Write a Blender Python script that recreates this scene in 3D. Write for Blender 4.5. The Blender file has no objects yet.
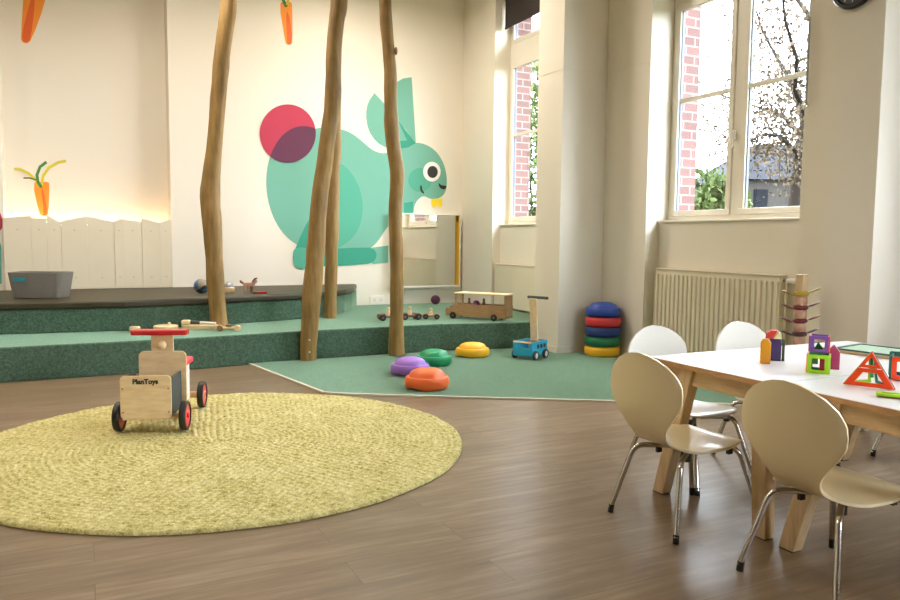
import bpy, bmesh, math, random
from mathutils import Vector, Matrix, noise
random.seed(7)
SPLIT = {'bumper', 'screw', 'side_cover', 'foot', 'hand', 'hour_mark', 'side_window', 'pane', 'gasket', 'screw_cap', 'edge_strip'}
C = bpy.context.scene.collection
# ------------------------------------------------------------------ camera numbers and room frame
FPX = 740.0; EYE = 1.10; PITCH = math.atan(61/740.0); ROLL = 0.010
TH = math.atan(740/1500.0)                       # the room is turned this much about z
U = Vector((math.cos(TH), math.sin(TH), 0)); W = Vector((-math.sin(TH), math.cos(TH), 0))
ROOM = Matrix.Rotation(TH, 4, 'Z')
def rw(a, b, z=0.0): return U*a + W*b + Vector((0, 0, z))
def ray(x, y):
    cx, cy = (x-450)/FPX, (300-y)/FPX
    c, s = math.cos(ROLL), math.sin(ROLL)
    rx, ry = cx*c-cy*s, cx*s+cy*c
    return Vector((rx, ry*math.sin(PITCH)+math.cos(PITCH), ry*math.cos(PITCH)-math.sin(PITCH)))
def at_z(x, y, z=0.0):                           # world point on a level plane
    r = ray(x, y); t = (z-EYE)/r.z; return Vector((r.x*t, r.y*t, z))
def on_wall(x, y, b):                            # (a, z) on the plane b = const of the room
    r = ray(x, y); t = b/r.dot(W); return (t*r.dot(U), EYE+t*r.z)
def at_y(x, y, Y):
    r = ray(x, y); t = Y/r.y; return Vector((r.x*t, Y, EYE+t*r.z))
# ------------------------------------------------------------------ materials
def lin(c):
    if isinstance(c, str):
        c = c.lstrip('#'); c = [int(c[i:i+2], 16)/255 for i in (0, 2, 4)]
    return tuple((v/12.92 if v <= .04045 else ((v+.055)/1.055)**2.4) for v in c) + (1,)
class NT:
    def __init__(s, name):
        s.m = bpy.data.materials.new(name); s.m.use_nodes = True
        s.t = s.m.node_tree; s.n = s.t.nodes; s.b = s.n['Principled BSDF']; s.out = s.n['Material Output']
    def add(s, typ, **kw):
        n = s.n.new(typ)
        for k, v in kw.items(): setattr(n, k, v)
        return n
    def ln(s, a, b): s.t.links.new(a, b)
    def math(s, op, a, b=None):
        n = s.add('ShaderNodeMath', operation=op)
        for i, v in enumerate((a, b)):
            if v is None: continue
            if isinstance(v, (int, float)): n.inputs[i].default_value = v
            else: s.ln(v, n.inputs[i])
        return n.outputs[0]
    def mix(s, f, a, b):
        n = s.add('ShaderNodeMix', data_type='RGBA')
        for i, v in ((0, f), (6, a), (7, b)):
            if isinstance(v, (int, float, tuple)): n.inputs[i].default_value = v
            else: s.ln(v, n.inputs[i])
        return n.outputs[2]
    def bump(s, h, strength, dist):
        n = s.add('ShaderNodeBump'); n.inputs['Strength'].default_value = strength; n.inputs['Distance'].default_value = dist
        s.ln(h, n.inputs['Height']); s.ln(n.outputs[0], s.b.inputs['Normal'])
def coords(t, scale=(1, 1, 1), kind='Object'):
    tc = t.add('ShaderNodeTexCoord'); mp = t.add('ShaderNodeMapping'); mp.inputs['Scale'].default_value = scale
    t.ln(tc.outputs[kind], mp.inputs[0]); return mp.outputs[0]
def noise_node(t, vec, sc, det=3, rough=.5):
    n = t.add('ShaderNodeTexNoise'); n.inputs['Scale'].default_value = sc; n.inputs['Detail'].default_value = det
    n.inputs['Roughness'].default_value = rough; t.ln(vec, n.inputs['Vector']); return n.outputs['Fac']
def paint(name, col, rough=.5, var=.04, sc=6, bump=0.0, bsc=60, metal=0, coat=0, sheen=0, spec=.5):
    t = NT(name); c = lin(col); v = coords(t)
    n = noise_node(t, v, sc, 3)
    lo = tuple(max(0, x*(1-var)) for x in c[:3])+(1,); hi = tuple(min(1, x*(1+var)) for x in c[:3])+(1,)
    t.ln(t.mix(n, lo, hi), t.b.inputs['Base Color'])
    t.b.inputs['Roughness'].default_value = rough; t.b.inputs['Metallic'].default_value = metal
    t.b.inputs['Coat Weight'].default_value = coat; t.b.inputs['Specular IOR Level'].default_value = spec
    if sheen: t.b.inputs['Sheen Weight'].default_value = sheen; t.b.inputs['Sheen Roughness'].default_value = .5
    if bump: t.bump(noise_node(t, v, bsc, 4), bump, .002)
    return t.m
def wood(name, c1, c2, scale=(2, 22, 22), rough=.45, sc=3.0):
    t = NT(name); v = coords(t, scale)
    n = noise_node(t, v, sc, 5, .6)
    r = t.add('ShaderNodeValToRGB'); r.color_ramp.elements[0].position = .3; r.color_ramp.elements[1].position = .72
    r.color_ramp.elements[0].color = lin(c1); r.color_ramp.elements[1].color = lin(c2)
    t.ln(n, r.inputs[0]); t.ln(r.outputs[0], t.b.inputs['Base Color'])
    t.b.inputs['Roughness'].default_value = rough; t.bump(n, .15, .002); return t.m
def carpet(name, c1, c2, sheen=.5):
    t = NT(name); v = coords(t)
    n = noise_node(t, v, 140, 3, .7); n2 = noise_node(t, v, 50, 3, .6)
    f = t.math('ADD', t.math('MULTIPLY', n, .6), t.math('MULTIPLY', n2, .4))
    r = t.add('ShaderNodeValToRGB'); r.color_ramp.elements[0].position = .40; r.color_ramp.elements[1].position = .60
    r.color_ramp.elements[0].color = lin(c1); r.color_ramp.elements[1].color = lin(c2)
    t.ln(f, r.inputs[0]); t.ln(r.outputs[0], t.b.inputs['Base Color'])
    t.b.inputs['Roughness'].default_value = .95; t.b.inputs['Specular IOR Level'].default_value = .1
    t.b.inputs['Sheen Weight'].default_value = sheen; t.b.inputs['Sheen Roughness'].default_value = .35
    t.b.inputs['Sheen Tint'].default_value = lin('#b8dcbc'); t.bump(n, .5, .004); return t.m
def emit(name, col, st):
    t = NT(name); t.b.inputs['Base Color'].default_value = lin(col)
    t.b.inputs['Emission Color'].default_value = lin(col); t.b.inputs['Emission Strength'].default_value = st; return t.m
M = {}
M['wall'] = paint('wall_paint', '#e6dfd0', .7, .015, 2, .05, 90)
M['tan'] = paint('tan_wall_paint', '#8d7860', .8, .02)
M['ceil'] = paint('ceiling_paint', '#e6dfd0', .8, .01)
M['white'] = paint('white_lacquer', '#e9e6de', .35, .01)
M['frame'] = paint('window_frame_paint', '#ebe5d6', .35, .01)
M['gasket'] = paint('gasket_rubber', '#5d6470', .5, .02)
M['fencep'] = paint('fence_board_paint', '#d9cfb6', .6, .02)
M['radi'] = paint('radiator_enamel', '#dfd6bf', .4, .01)
M['black'] = paint('black_plastic', '#191817', .4, .03)
M['blind'] = paint('dark_blind_fabric', '#3a3230', .85, .06, 200, .2, 300)
M['chrome'] = paint('chrome_tube', '#c9c6c0', .16, .02, metal=1)
M['steel'] = paint('grey_steel', '#9a9c9c', .3, .02, metal=1)
M['shell'] = paint('chair_cream_lacquer', '#e4d5ae', .33, .01, coat=.2)
M['shellw'] = paint('chair_white_lacquer', '#e9e6dc', .33, .01, coat=.2)
M['top'] = paint('table_white_laminate', '#e8e6e6', .3, .008)
M['ply'] = wood('plywood_edge', '#a8784a', '#c69a67', (2, 2, 200))
M['tablew'] = wood('pale_ash_wood', '#bb9c70', '#d6bd96', (14, 14, 2.5))
M['tablewh'] = wood('pale_ash_wood_rail', '#b4936a', '#ceb28a', (14, 2.5, 22))
M['toyw'] = wood('toy_maple', '#dcbd8e', '#eed6ac', (3, 14, 14), .4)
M['toyd'] = wood('toy_walnut', '#8e6f48', '#b08d60', (4, 22, 22), .45)
M['toyb'] = wood('toy_brown', '#6d4a32', '#8a6246', (8, 30, 30), .45)
M['red'] = paint('red_paint', '#c8282e', .3, .03); M['redw'] = paint('red_wheel_paint', '#dc3448', .3, .03)
M['orange'] = paint('orange_rubber', '#e86a2c', .45, .02); M['purple'] = paint('purple_rubber', '#9a6cc4', .45, .02)
M['green'] = paint('green_rubber', '#15925c', .45, .02); M['yellow'] = paint('yellow_rubber', '#f0b61e', .45, .02)
M['blue'] = paint('blue_rubber', '#1d3f96', .45, .02); M['dred'] = paint('red_rubber', '#c02a2c', .45, .02)
M['dgreen'] = paint('dark_green_rubber', '#127048', .45, .02); M['navy'] = paint('navy_rubber', '#1c3674', .45, .02)
M['cyan'] = paint('turquoise_blue_paint', '#2fa3c4', .35, .02); M['slate'] = paint('chalkboard_grey', '#3b413f', .6, .04)
M['felt'] = paint('grey_felt', '#7f7b73', .95, .25, 120, .6, 200, spec=.1); M['teal'] = paint('teal_lining', '#2a8e9c', .8, .04)
M['cushion'] = paint('dark_olive_vinyl', '#39331f', .5, .04)
M['carpet'] = carpet('green_carpet', '#3d5142', '#64826e', 1.0)
M['edge'] = paint('carpet_edge_strip', '#cfcbb8', .6, .02)
M['violet'] = paint('dark_violet_knit', '#4a2238', .8, .1, 60)
M['led'] = emit('warm_led', '#ffdcb4', 14.0); M['lamp'] = emit('lamp_diffuser', '#fff0d8', 7.0)
M['house'] = paint('rendered_house_wall', '#33312f', .8, .05, spec=.03); M['slateroof'] = paint('slate_roof', '#1e2127', .7, .1, spec=.03)
M['grass'] = paint('garden_ground', '#3c4230', .9, .2, 3, spec=.05); M['darkpane'] = paint('dark_window_pane', '#15171b', .8, .02, spec=.03)
M['leafg'] = paint('green_leaf', '#47542f', .7, .35, 9, spec=.05); M['leafb'] = paint('autumn_leaf', '#504638', .7, .35, 5, spec=.05)
M['outbark'] = paint('outdoor_bark', '#2e2925', .9, .25, 9, spec=.05)
# murals
for k, c in dict(mint='#6dab96', mint2='#4ea48a', teal3='#2f957b', crim='#b5324e', plum='#5e2947', mwhite='#f1eee8', mblack='#24201f',
                 myel='#f0d224', mor='#ee8e22', mor2='#de5e1e', mleaf='#3f7a3a', mleafy='#cfc02c', mleafd='#2f5a2c').items():
    M[k] = paint('mural_'+k, c, .65, .01)
# magnet tile plastics
for k, c in dict(lime='#9ccf1e', tor='#f0491c', tpur='#7a4a9e', tteal='#1c6a5c', tred='#b3203c', tyel='#f3a91c', tnavy='#3a2b66', tgr='#2f9a52', tmag='#b83a68',
                 cream='#e9dfa8', palegreen='#b9d6bc', tdg='#24584c', trr='#c93a34').items():
    M[k] = paint('plastic_'+k, c, .28, .02)
def glass_mat():
    t = NT('window_glass'); tr = t.add('ShaderNodeBsdfTransparent'); gl = t.add('ShaderNodeBsdfGlossy'); gl.inputs['Roughness'].default_value = .02
    fr = t.add('ShaderNodeFresnel'); fr.inputs[0].default_value = 1.45; mx = t.add('ShaderNodeMixShader'); ge = t.add('ShaderNodeNewGeometry')
    t.ln(t.math('MULTIPLY', fr.outputs[0], t.math('SUBTRACT', 1, ge.outputs['Backfacing'])), mx.inputs[0]); t.ln(tr.outputs[0], mx.inputs[1]); t.ln(gl.outputs[0], mx.inputs[2]); t.ln(mx.outputs[0], t.out.inputs[0]); return t.m
M['glass'] = glass_mat()
t = NT('mirror_glass'); t.b.inputs['Metallic'].default_value = 1; t.b.inputs['Roughness'].default_value = .02
t.b.inputs['Base Color'].default_value = (.78, .78, .75, 1); M['mirror'] = t.m
def floor_mat():
    t = NT('vinyl_plank_floor'); v = coords(t)
    br = t.add('ShaderNodeTexBrick'); t.ln(v, br.inputs['Vector']); br.offset = .37; br.inputs['Scale'].default_value = 1
    br.inputs['Brick Width'].default_value = 1.22; br.inputs['Row Height'].default_value = .18; br.inputs['Mortar Size'].default_value = .0016
    br.inputs['Color1'].default_value = (0, 0, 0, 1); br.inputs['Color2'].default_value = (1, 1, 1, 1); br.inputs['Mortar'].default_value = (.5, .5, .5, 1)
    br.inputs['Bias'].default_value = 0
    off = t.add('ShaderNodeVectorMath', operation='MULTIPLY_ADD')
    t.ln(br.outputs['Color'], off.inputs[0]); off.inputs[1].default_value = (3, 7, 2)
    sc = t.add('ShaderNodeMapping'); sc.inputs['Scale'].default_value = (1.2, 12, 1); t.ln(v, sc.inputs[0]); t.ln(sc.outputs[0], off.inputs[2])
    g = noise_node(t, off.outputs[0], 2.4, 7, .62)
    sc2 = t.add('ShaderNodeMapping'); sc2.inputs['Scale'].default_value = (.8, 3.2, 1); t.ln(v, sc2.inputs[0])
    g2 = noise_node(t, sc2.outputs[0], 2.0, 4, .6)
    r = t.add('ShaderNodeValToRGB'); e = r.color_ramp.elements
    e[0].position = .16; e[0].color = lin('#4f3f2d'); e[1].position = .74; e[1].color = lin('#a08b72')
    m = e.new(.5); m.color = lin('#7c674f')
    f = t.math('ADD', t.math('ADD', t.math('MULTIPLY', g, .6), t.math('MULTIPLY', g2, .4)), t.math('MULTIPLY', t.math('SUBTRACT', br.outputs['Color'], .5), .07))
    t.ln(f, r.inputs[0])
    col = t.mix(t.math('MULTIPLY', br.outputs['Fac'], .45), r.outputs[0], lin('#40342a'))
    t.ln(col, t.b.inputs['Base Color'])
    t.ln(t.math('ADD', t.math('MULTIPLY', g2, .12), .25), t.b.inputs['Roughness'])
    t.b.inputs['Specular IOR Level'].default_value = .5
    t.bump(t.math('SUBTRACT', g, t.math('MULTIPLY', br.outputs['Fac'], .6)), .05, .002); return t.m
M['floor'] = floor_mat()
def brick_mat():
    t = NT('red_brick'); tc = t.add('ShaderNodeTexCoord'); sx = t.add('ShaderNodeSeparateXYZ'); t.ln(tc.outputs['Object'], sx.inputs[0])
    cb = t.add('ShaderNodeCombineXYZ'); t.ln(t.math('ADD', sx.outputs[0], sx.outputs[1]), cb.inputs[0]); t.ln(sx.outputs[2], cb.inputs[1])
    br = t.add('ShaderNodeTexBrick'); t.ln(cb.outputs[0], br.inputs['Vector']); br.inputs['Scale'].default_value = 1
    br.inputs['Brick Width'].default_value = .21; br.inputs['Row Height'].default_value = .085; br.inputs['Mortar Size'].default_value = .007
    br.inputs['Color1'].default_value = lin('#6b4a46'); br.inputs['Color2'].default_value = lin('#5e403d'); br.inputs['Mortar'].default_value = lin('#857b76')
    t.ln(br.outputs['Color'], t.b.inputs['Base Color']); t.b.inputs['Roughness'].default_value = .85; return t.m
M['brick'] = brick_mat()
def bark_mat():
    t = NT('peeled_trunk_wood'); v = coords(t, (9, 9, 1.1)); n = noise_node(t, v, 3.0, 6, .62); v2 = coords(t, (2, 2, 1.4)); n2 = noise_node(t, v2, 2.2, 3)
    r = t.add('ShaderNodeValToRGB'); e = r.color_ramp.elements; e[0].position = .3; e[0].color = lin('#6c5228'); e[1].position = .7; e[1].color = lin('#b08c52')
    k = e.new(.5); k.color = lin('#8f7039')
    t.ln(t.math('ADD', t.math('MULTIPLY', n, .6), t.math('MULTIPLY', n2, .4)), r.inputs[0]); t.ln(r.outputs[0], t.b.inputs['Base Color'])
    t.b.inputs['Roughness'].default_value = .6; t.bump(n, .35, .01); return t.m
M['bark'] = bark_mat()
def rug_mat():
    t = NT('braided_jute_rug'); v = coords(t)
    n = noise_node(t, v, 130, 2, .6); n2 = noise_node(t, v, 5, 3, .5); n3 = noise_node(t, v, 42, 2, .6)
    f = t.math('ADD', t.math('ADD', t.math('MULTIPLY', n, .42), t.math('MULTIPLY', n3, .42)), t.math('MULTIPLY', n2, .16))
    r = t.add('ShaderNodeValToRGB'); e = r.color_ramp.elements; e[0].position = .33; e[0].color = lin('#7d763f'); e[1].position = .66; e[1].color = lin('#e2d9a8')
    k = e.new(.48); k.color = lin('#c0b575')
    t.ln(f, r.inputs[0]); t.ln(r.outputs[0], t.b.inputs['Base Color']); t.b.inputs['Roughness'].default_value = .9
    t.b.inputs['Specular IOR Level'].default_value = .15; t.bump(n, .5, .006); return t.m
M['rug'] = rug_mat()
# ------------------------------------------------------------------ mesh helpers
def euler(rx=0, ry=0, rz=0): return Matrix.Rotation(rz, 4, 'Z') @ Matrix.Rotation(ry, 4, 'Y') @ Matrix.Rotation(rx, 4, 'X')
class MB:
    def __init__(s): s.bm = bmesh.new()
    def box(s, x0, x1, y0, y1, z0, z1, mat=None, mi=0):
        vs = [s.bm.verts.new(Vector(p) if mat is None else mat @ Vector(p)) for p in
              ((x0,y0,z0),(x1,y0,z0),(x1,y1,z0),(x0,y1,z0),(x0,y0,z1),(x1,y0,z1),(x1,y1,z1),(x0,y1,z1))]
        for f in ((3,2,1,0),(4,5,6,7),(0,1,5,4),(1,2,6,5),(2,3,7,6),(3,0,4,7)):
            s.bm.faces.new([vs[i] for i in f]).material_index = mi
        return s
    def cbox(s, c, sz, mat=None, mi=0):
        m = Matrix.Translation(c) @ (mat or Matrix()); x, y, z = (v/2 for v in sz); return s.box(-x, x, -y, y, -z, z, m, mi)
    def prism(s, pts, z0, z1, mat=None, mi=0):   # polygon in xy, extruded in z
        m = mat or Matrix(); lo = [s.bm.verts.new(m @ Vector((x, y, z0))) for x, y in pts]; hi = [s.bm.verts.new(m @ Vector((x, y, z1))) for x, y in pts]
        n = len(pts); s.bm.faces.new(lo[::-1]).material_index = mi; s.bm.faces.new(hi).material_index = mi
        for i in range(n): s.bm.faces.new((lo[i], lo[(i+1) % n], hi[(i+1) % n], hi[i])).material_index = mi
        return s
    def ringprism(s, outer, inner, z0, z1, mat=None, mi=0):
        m = mat or Matrix(); n = len(outer); L = []
        for pts, z in ((outer, z0), (inner, z0), (outer, z1), (inner, z1)): L.append([s.bm.verts.new(m @ Vector((x, y, z))) for x, y in pts])
        for i in range(n):
            j = (i+1) % n
            for q in ((L[0][i], L[1][i], L[1][j], L[0][j]), (L[2][i], L[2][j], L[3][j], L[3][i]), (L[0][i], L[0][j], L[2][j], L[2][i]), (L[1][j], L[1][i], L[3][i], L[3][j])):
                s.bm.faces.new(q).material_index = mi
        return s
    def tube(s, pts, rad, n=12, caps=True):
        pts = [Vector(p) for p in pts]; k = len(pts); rad = rad if isinstance(rad, (list, tuple)) else [rad]*k
        rings = []; up = None
        for i in range(k):
            d = (pts[min(i+1, k-1)]-pts[max(i-1, 0)]).normalized()
            if up is None: up = Vector((0, 0, 1)) if abs(d.z) < .9 else Vector((1, 0, 0))
            x = d.cross(up).normalized(); y = x.cross(d).normalized(); up = y
            rings.append([s.bm.verts.new(pts[i]+(x*math.cos(a)+y*math.sin(a))*rad[i]) for a in (2*math.pi*j/n for j in range(n))])
        for i in range(k-1):
            for j in range(n): s.bm.faces.new((rings[i][j], rings[i+1][j], rings[i+1][(j+1) % n], rings[i][(j+1) % n]))
        if caps: s.bm.faces.new(rings[0]); s.bm.faces.new(rings[-1][::-1])
        return s
    def lathe(s, prof, n=32, mat=None, c=(0, 0, 0), loop=False):      # profile (r, z) about z
        m = mat or Matrix(); c = Vector(c); rings = []
        for r, z in prof:
            if r < 1e-6: rings.append([s.bm.verts.new(c + m @ Vector((0, 0, z)))])
            else: rings.append([s.bm.verts.new(c + m @ Vector((r*math.cos(2*math.pi*j/n), r*math.sin(2*math.pi*j/n), z))) for j in range(n)])
        for A, B in zip(rings, rings[1:]+(rings[:1] if loop else [])):
            for j in range(n):
                k = (j+1) % n
                if len(A) == 1 and len(B) == 1: continue
                if len(A) == 1: s.bm.faces.new((A[0], B[j], B[k]))
                elif len(B) == 1: s.bm.faces.new((A[j], B[0], A[k]))
                else: s.bm.faces.new((A[j], B[j], B[k], A[k]))
        if loop: return s
        if len(rings[0]) > 1: s.bm.faces.new(rings[0][::-1])
        if len(rings[-1]) > 1: s.bm.faces.new(rings[-1])
        return s
    def sphere(s, c, r, n=16, scale=(1, 1, 1)):
        sc = Matrix.Diagonal((scale[0], scale[1], scale[2], 1))
        return s.lathe([(r*math.sin(math.pi*i/n), -r*math.cos(math.pi*i/n)) for i in range(n+1)], n*2, sc, c)
    def build(s, name, mats, parent=None, smooth=True, bevel=0, seg=2, loc=None, rot=None):
        bmesh.ops.recalc_face_normals(s.bm, faces=s.bm.faces[:])
        me = bpy.data.meshes.new(name); s.bm.to_mesh(me); s.bm.free()
        for m in (mats if isinstance(mats, (list, tuple)) else [mats]): me.materials.append(M[m] if isinstance(m, str) else m)
        o = bpy.data.objects.new(name, me); C.objects.link(o)
        if parent: o.parent = parent
        if smooth: me.shade_smooth(); me.set_sharp_from_angle(angle=math.radians(38))
        if bevel:
            b = o.modifiers.new('bevel', 'BEVEL'); b.width = bevel; b.segments = seg; b.limit_method = 'ANGLE'; b.angle_limit = math.radians(40)
        if loc is not None: o.location = loc
        if rot is not None: o.rotation_euler = rot
        return o
def tag(o, label=None, cat=None, group=None, kind=None):
    if label: o['label'] = label
    if cat: o['category'] = cat
    if group: o['group'] = group
    if kind: o['kind'] = kind
    return o
def thing(name, label, cat, loc=(0, 0, 0), rz=0.0, group=None, kind=None):
    o = bpy.data.objects.new(name, None); C.objects.link(o); o.location = loc; o.rotation_euler = (0, 0, rz); o.empty_display_size = .1
    return tag(o, label, cat, group, kind)
def copy_tree(o, parent=None):
    c = o.copy(); C.objects.link(c)
    if parent: c.parent = parent
    for ch in list(o.children): copy_tree(ch, c)
    return c
def circle(r, n=32, c=(0, 0), a0=0, a1=2*math.pi):
    full = abs(a1-a0-2*math.pi) < 1e-6; m = n if full else n+1
    return [(c[0]+r*math.cos(a0+(a1-a0)*i/n), c[1]+r*math.sin(a0+(a1-a0)*i/n)) for i in range(m)]
def rrect(x0, x1, y0, y1, r, n=5):
    out = []
    for cx, cy, a in ((x1-r, y1-r, 0), (x0+r, y1-r, 90), (x0+r, y0+r, 180), (x1-r, y0+r, 270)):
        out += [(cx+r*math.cos(math.radians(a+90*i/n)), cy+r*math.sin(math.radians(a+90*i/n))) for i in range(n+1)]
    return out
UP_XZ = Matrix(((1, 0, 0, 0), (0, 0, -1, 0), (0, 1, 0, 0), (0, 0, 0, 1)))     # (x, y, z) -> (x, -z, y): prisms standing in the xz plane
RZ = (0, 0, TH)
# ------------------------------------------------------------------ the room shell (room coordinates, turned by TH)
A0, AW, BB, BF, CEIL = -5.6, 4.59, 8.756, -2.6, 4.35
def struct(name, mb, mats, **k):
    o = mb.build(name, mats, smooth=False, rot=RZ, **k); o['kind'] = 'structure'; return o
struct('floor', MB().box(A0-.2, 5.0, BF-.2, BB+.5, -.1, 0), 'floor')
struct('ceiling', MB().box(A0-.2, 5.3, BF-.2, BB+.6, CEIL, CEIL+.15), 'ceil')
NX0, NX1 = -.725, .868                            # the lit recess in the back wall
m = MB(); m.box(A0, NX0, BB, BB+.3, 0, CEIL); m.box(NX1, 5.3, BB, BB+.3, 0, CEIL); m.box(NX0, NX1, BB+.3, BB+.4, 0, CEIL)
m.box(NX0-.1, NX0, BB+.3, BB+.4, 0, CEIL); m.box(NX1, NX1+.1, BB+.3, BB+.4, 0, CEIL)
struct('wall_back', m, 'wall')
struct('wall_left', MB().box(A0-.2, A0, BF, BB, 0, CEIL), 'wall')
FW = (2.4, 4.1, 1.0, 3.0)
mf = MB(); mf.box(A0, FW[0], BF-.2, BF, 0, CEIL); mf.box(FW[1], 5.3, BF-.2, BF, 0, CEIL); mf.box(FW[0], FW[1], BF-.2, BF, 0, FW[2]); mf.box(FW[0], FW[1], BF-.2, BF, FW[3], CEIL)
struct('wall_front', mf, 'tan')
TOPZ = 4.0
# niches: (far b, near b, window plane a, far wall face a)
NI = [(7.93, 6.42, 4.70), (5.29, 3.672, 4.85), (2.15, .55, 4.85)]
m = MB(); br = MB()
def seg(b0, b1, face, wp=4.93):
    m.box(face, wp, b0, b1, 0, CEIL)
seg(7.93, BB, 4.48, 4.78); m.box(4.59, 4.78, 5.91, 6.42, 0, CEIL); seg(5.29, 5.91, 4.59)
seg(2.15, 3.672, 4.59); seg(BF, .55, 4.59)
m.box(4.08, 4.59, 5.91, 6.34, 0, CEIL); m.box(4.08, 4.59, 2.765, 3.08, 0, CEIL); m.box(4.08, 4.59, -.35, .03, 0, CEIL)
br.box(4.78, 5.0, 7.93, BB+.4, -.7, 5); br.box(4.78, 5.0, 5.91, 6.42, -.7, 5); br.box(4.93, 5.17, 5.29-.0, 5.91, -.7, 5)
br.box(4.93, 5.17, 2.15, 3.672, -.7, 5); br.box(4.93, 5.17, BF, .55, -.7, 5)
for i, (b1, b0, aw) in enumerate(NI):
    wb = aw+.08
    m.box(aw-.11, wb, b0, b1, 0, 1.28); m.box(4.59 if i else 4.48, wb, b0, b1, TOPZ, CEIL)
    ob = 5.0 if i == 0 else 5.17
    br.box(wb, ob, b0, b1, -.7, 1.26); br.box(wb, ob, b0, b1, TOPZ, 5)
struct('wall_right', m, 'wall'); struct('wall_right_brick', br, 'brick')
tb = MB(); tb.box(4.065, 4.08, 5.9, 6.34, .0, .07); tb.box(4.065, 4.59, 5.895, 5.91, 0, .07); tb.box(4.575, 4.59, 5.29, 5.895, 0, .07)
tb.box(4.065, 4.08, 2.75, 3.08, 0, .07); tb.box(4.065, 4.59, 2.75, 2.765, 0, .07); tb.box(4.575, 4.59, 3.08, 3.672, 0, .07)
struct('baseboard_right', tb, 'wall', bevel=.003)
tr = MB(); tr.box(4.077, 4.08, 5.91, 6.34, 2.705, 2.72); tr.box(4.08, 4.59, 5.907, 5.91, 2.705, 2.72); tr.box(4.587, 4.59, 5.29, 5.907, 2.705, 2.72)
struct('trim_1', tr, 'wall')
# windows
def window(idx, b1, b0, a, mull, top=TOPZ, sill=1.28, flip=False):
    w = thing('window_%d' % idx, None, None, rw(0, 0), TH, kind='structure')
    f = MB(); d = .07                             # fixed frame
    f.box(a, a+d, b0, b1, sill, sill+.045); f.box(a, a+d, b0, b1, top-.06, top)
    f.box(a, a+d, b1-.045, b1, sill+.045, top-.06); f.box(a, a+d, b0, b0+.06, sill+.045, top-.06)
    f.box(a-.005, a+d, b0, b1, 3.20, 3.44)
    if mull: f.box(a, a+d, mull[0], mull[1], sill+.045, top-.06)
    f.build('window_frame', 'frame', w, False, .006)
    cols = [(b1-.045, mull[1]), (mull[0], b0+.06)] if mull else [(b1-.06, b0+.06)]
    g = MB(); p = MB(); ga = MB()
    for c1, c0 in cols:
        for z0, z1, mid in ((sill+.045, 3.20, True), (3.44, top-.06, False)):
            t = .05
            g.box(a-.012, a+.04, c0, c1, z0, z0+t); g.box(a-.012, a+.04, c0, c1, z1-t, z1)
            g.box(a-.012, a+.04, c1-t, c1, z0+t, z1-t); g.box(a-.012, a+.04, c0, c0+t, z0+t, z1-t)
            if mid: g.box(a+.0, a+.035, c0+t, c1-t, 2.340, 2.376)
            ga.box(a+.006, a+.032, c1-t-.008, c1-t, z0+t, z1-t)
            p.box(a+.018, a+.022, c0+t, c1-t, z0+t, z1-t)
    g.build('sash', 'frame', w, False, .005); ga.build('gasket', 'gasket', w, False); p.build('pane', 'glass', w, False)
    if idx == 2:
        h = MB(); h.cbox((a-.018, 4.53, 1.98), (.012, .028, .075)); h.tube([(a-.02, 4.53, 1.995), (a-.055, 4.53, 1.995)], .009)
        h.tube([(a-.055, 4.535, 2.0), (a-.058, 4.50, 1.87)], .010); h.build('window_handle', 'white', w)
    s = MB(); s.box(a-.13, a+.02, b0, b1, sill-.012, sill+.006); s.build('window_sill', 'frame', w, False, .004)
    return w
w4 = thing('window_4', None, None, rw(0, 0), TH, kind='structure'); f4 = MB(); y0, y1 = BF-.14, BF-.07  # unseen window added behind the camera, cool daylight for the pillar faces
f4.box(FW[0], FW[0]+.06, y0, y1, FW[2], FW[3]); f4.box(FW[1]-.06, FW[1], y0, y1, FW[2], FW[3]); f4.box(FW[0]+.06, FW[1]-.06, y0, y1, FW[2], FW[2]+.06); f4.box(FW[0]+.06, FW[1]-.06, y0, y1, FW[3]-.06, FW[3])
f4.box(3.22, 3.28, y0, y1, FW[2]+.06, FW[3]-.06); f4.build('window_frame', 'frame', w4, False)
MB().box(FW[0]+.06, 3.22, y0+.03, y0+.034, FW[2]+.06, FW[3]-.06).build('pane', 'glass', w4, False); MB().box(3.28, FW[1]-.06, y0+.03, y0+.034, FW[2]+.06, FW[3]-.06).build('pane', 'glass', w4, False)
window(1, 7.93, 6.42, 4.70, (7.13, 7.2))
window(2, 5.29, 3.672, 4.85, (4.462, 4.555))
window(3, 2.15, .55, 4.85, (1.32, 1.38))
# ------------------------------------------------------------------ carpeted platform, bench, carpet
PH = .265
s5 = at_z(530, 321.5, PH)
front = [rw(A0+.02, 6.30), at_z(0, 347.5, PH), at_z(180, 338.5, PH), at_z(300, 331, PH), at_z(440, 324, PH), rw(4.08, 6.34)]
back = [rw(4.46, 7.94), rw(4.46, BB-.005), rw(A0+.02, BB-.005)]
pts = [(v.x, v.y) for v in front] + [tuple(rw(4.08, 6.43).xy)] + [tuple(rw(4.58, 6.43).xy), tuple(rw(4.58, 7.92).xy), tuple(rw(4.46, 7.92).xy)] + [(v.x, v.y) for v in back[1:]]
tag(MB().prism(pts, 0, PH).build('carpeted_platform', 'carpet', None, False, .012), 'low green carpeted platform step running along the back wall', 'platform')
BH = .522
bf = [rw(A0+.03, 5.95), Vector((-3.75, 6.13, 0)), Vector((-2.85, 6.47, 0)), Vector((-2.15, 7.0, 0)), Vector((-1.46, 7.60, 0)), Vector((-1.27, 7.90, 0)), Vector((-1.18, 8.24, 0)), Vector((-1.15, 8.66, 0))]
bb = [rw(3.02, BB-.01), rw(NX1+.0, BB-.01), rw(A0+.03, BB-.01)]
bp = [(v.x, v.y) for v in bf+bb]
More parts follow.
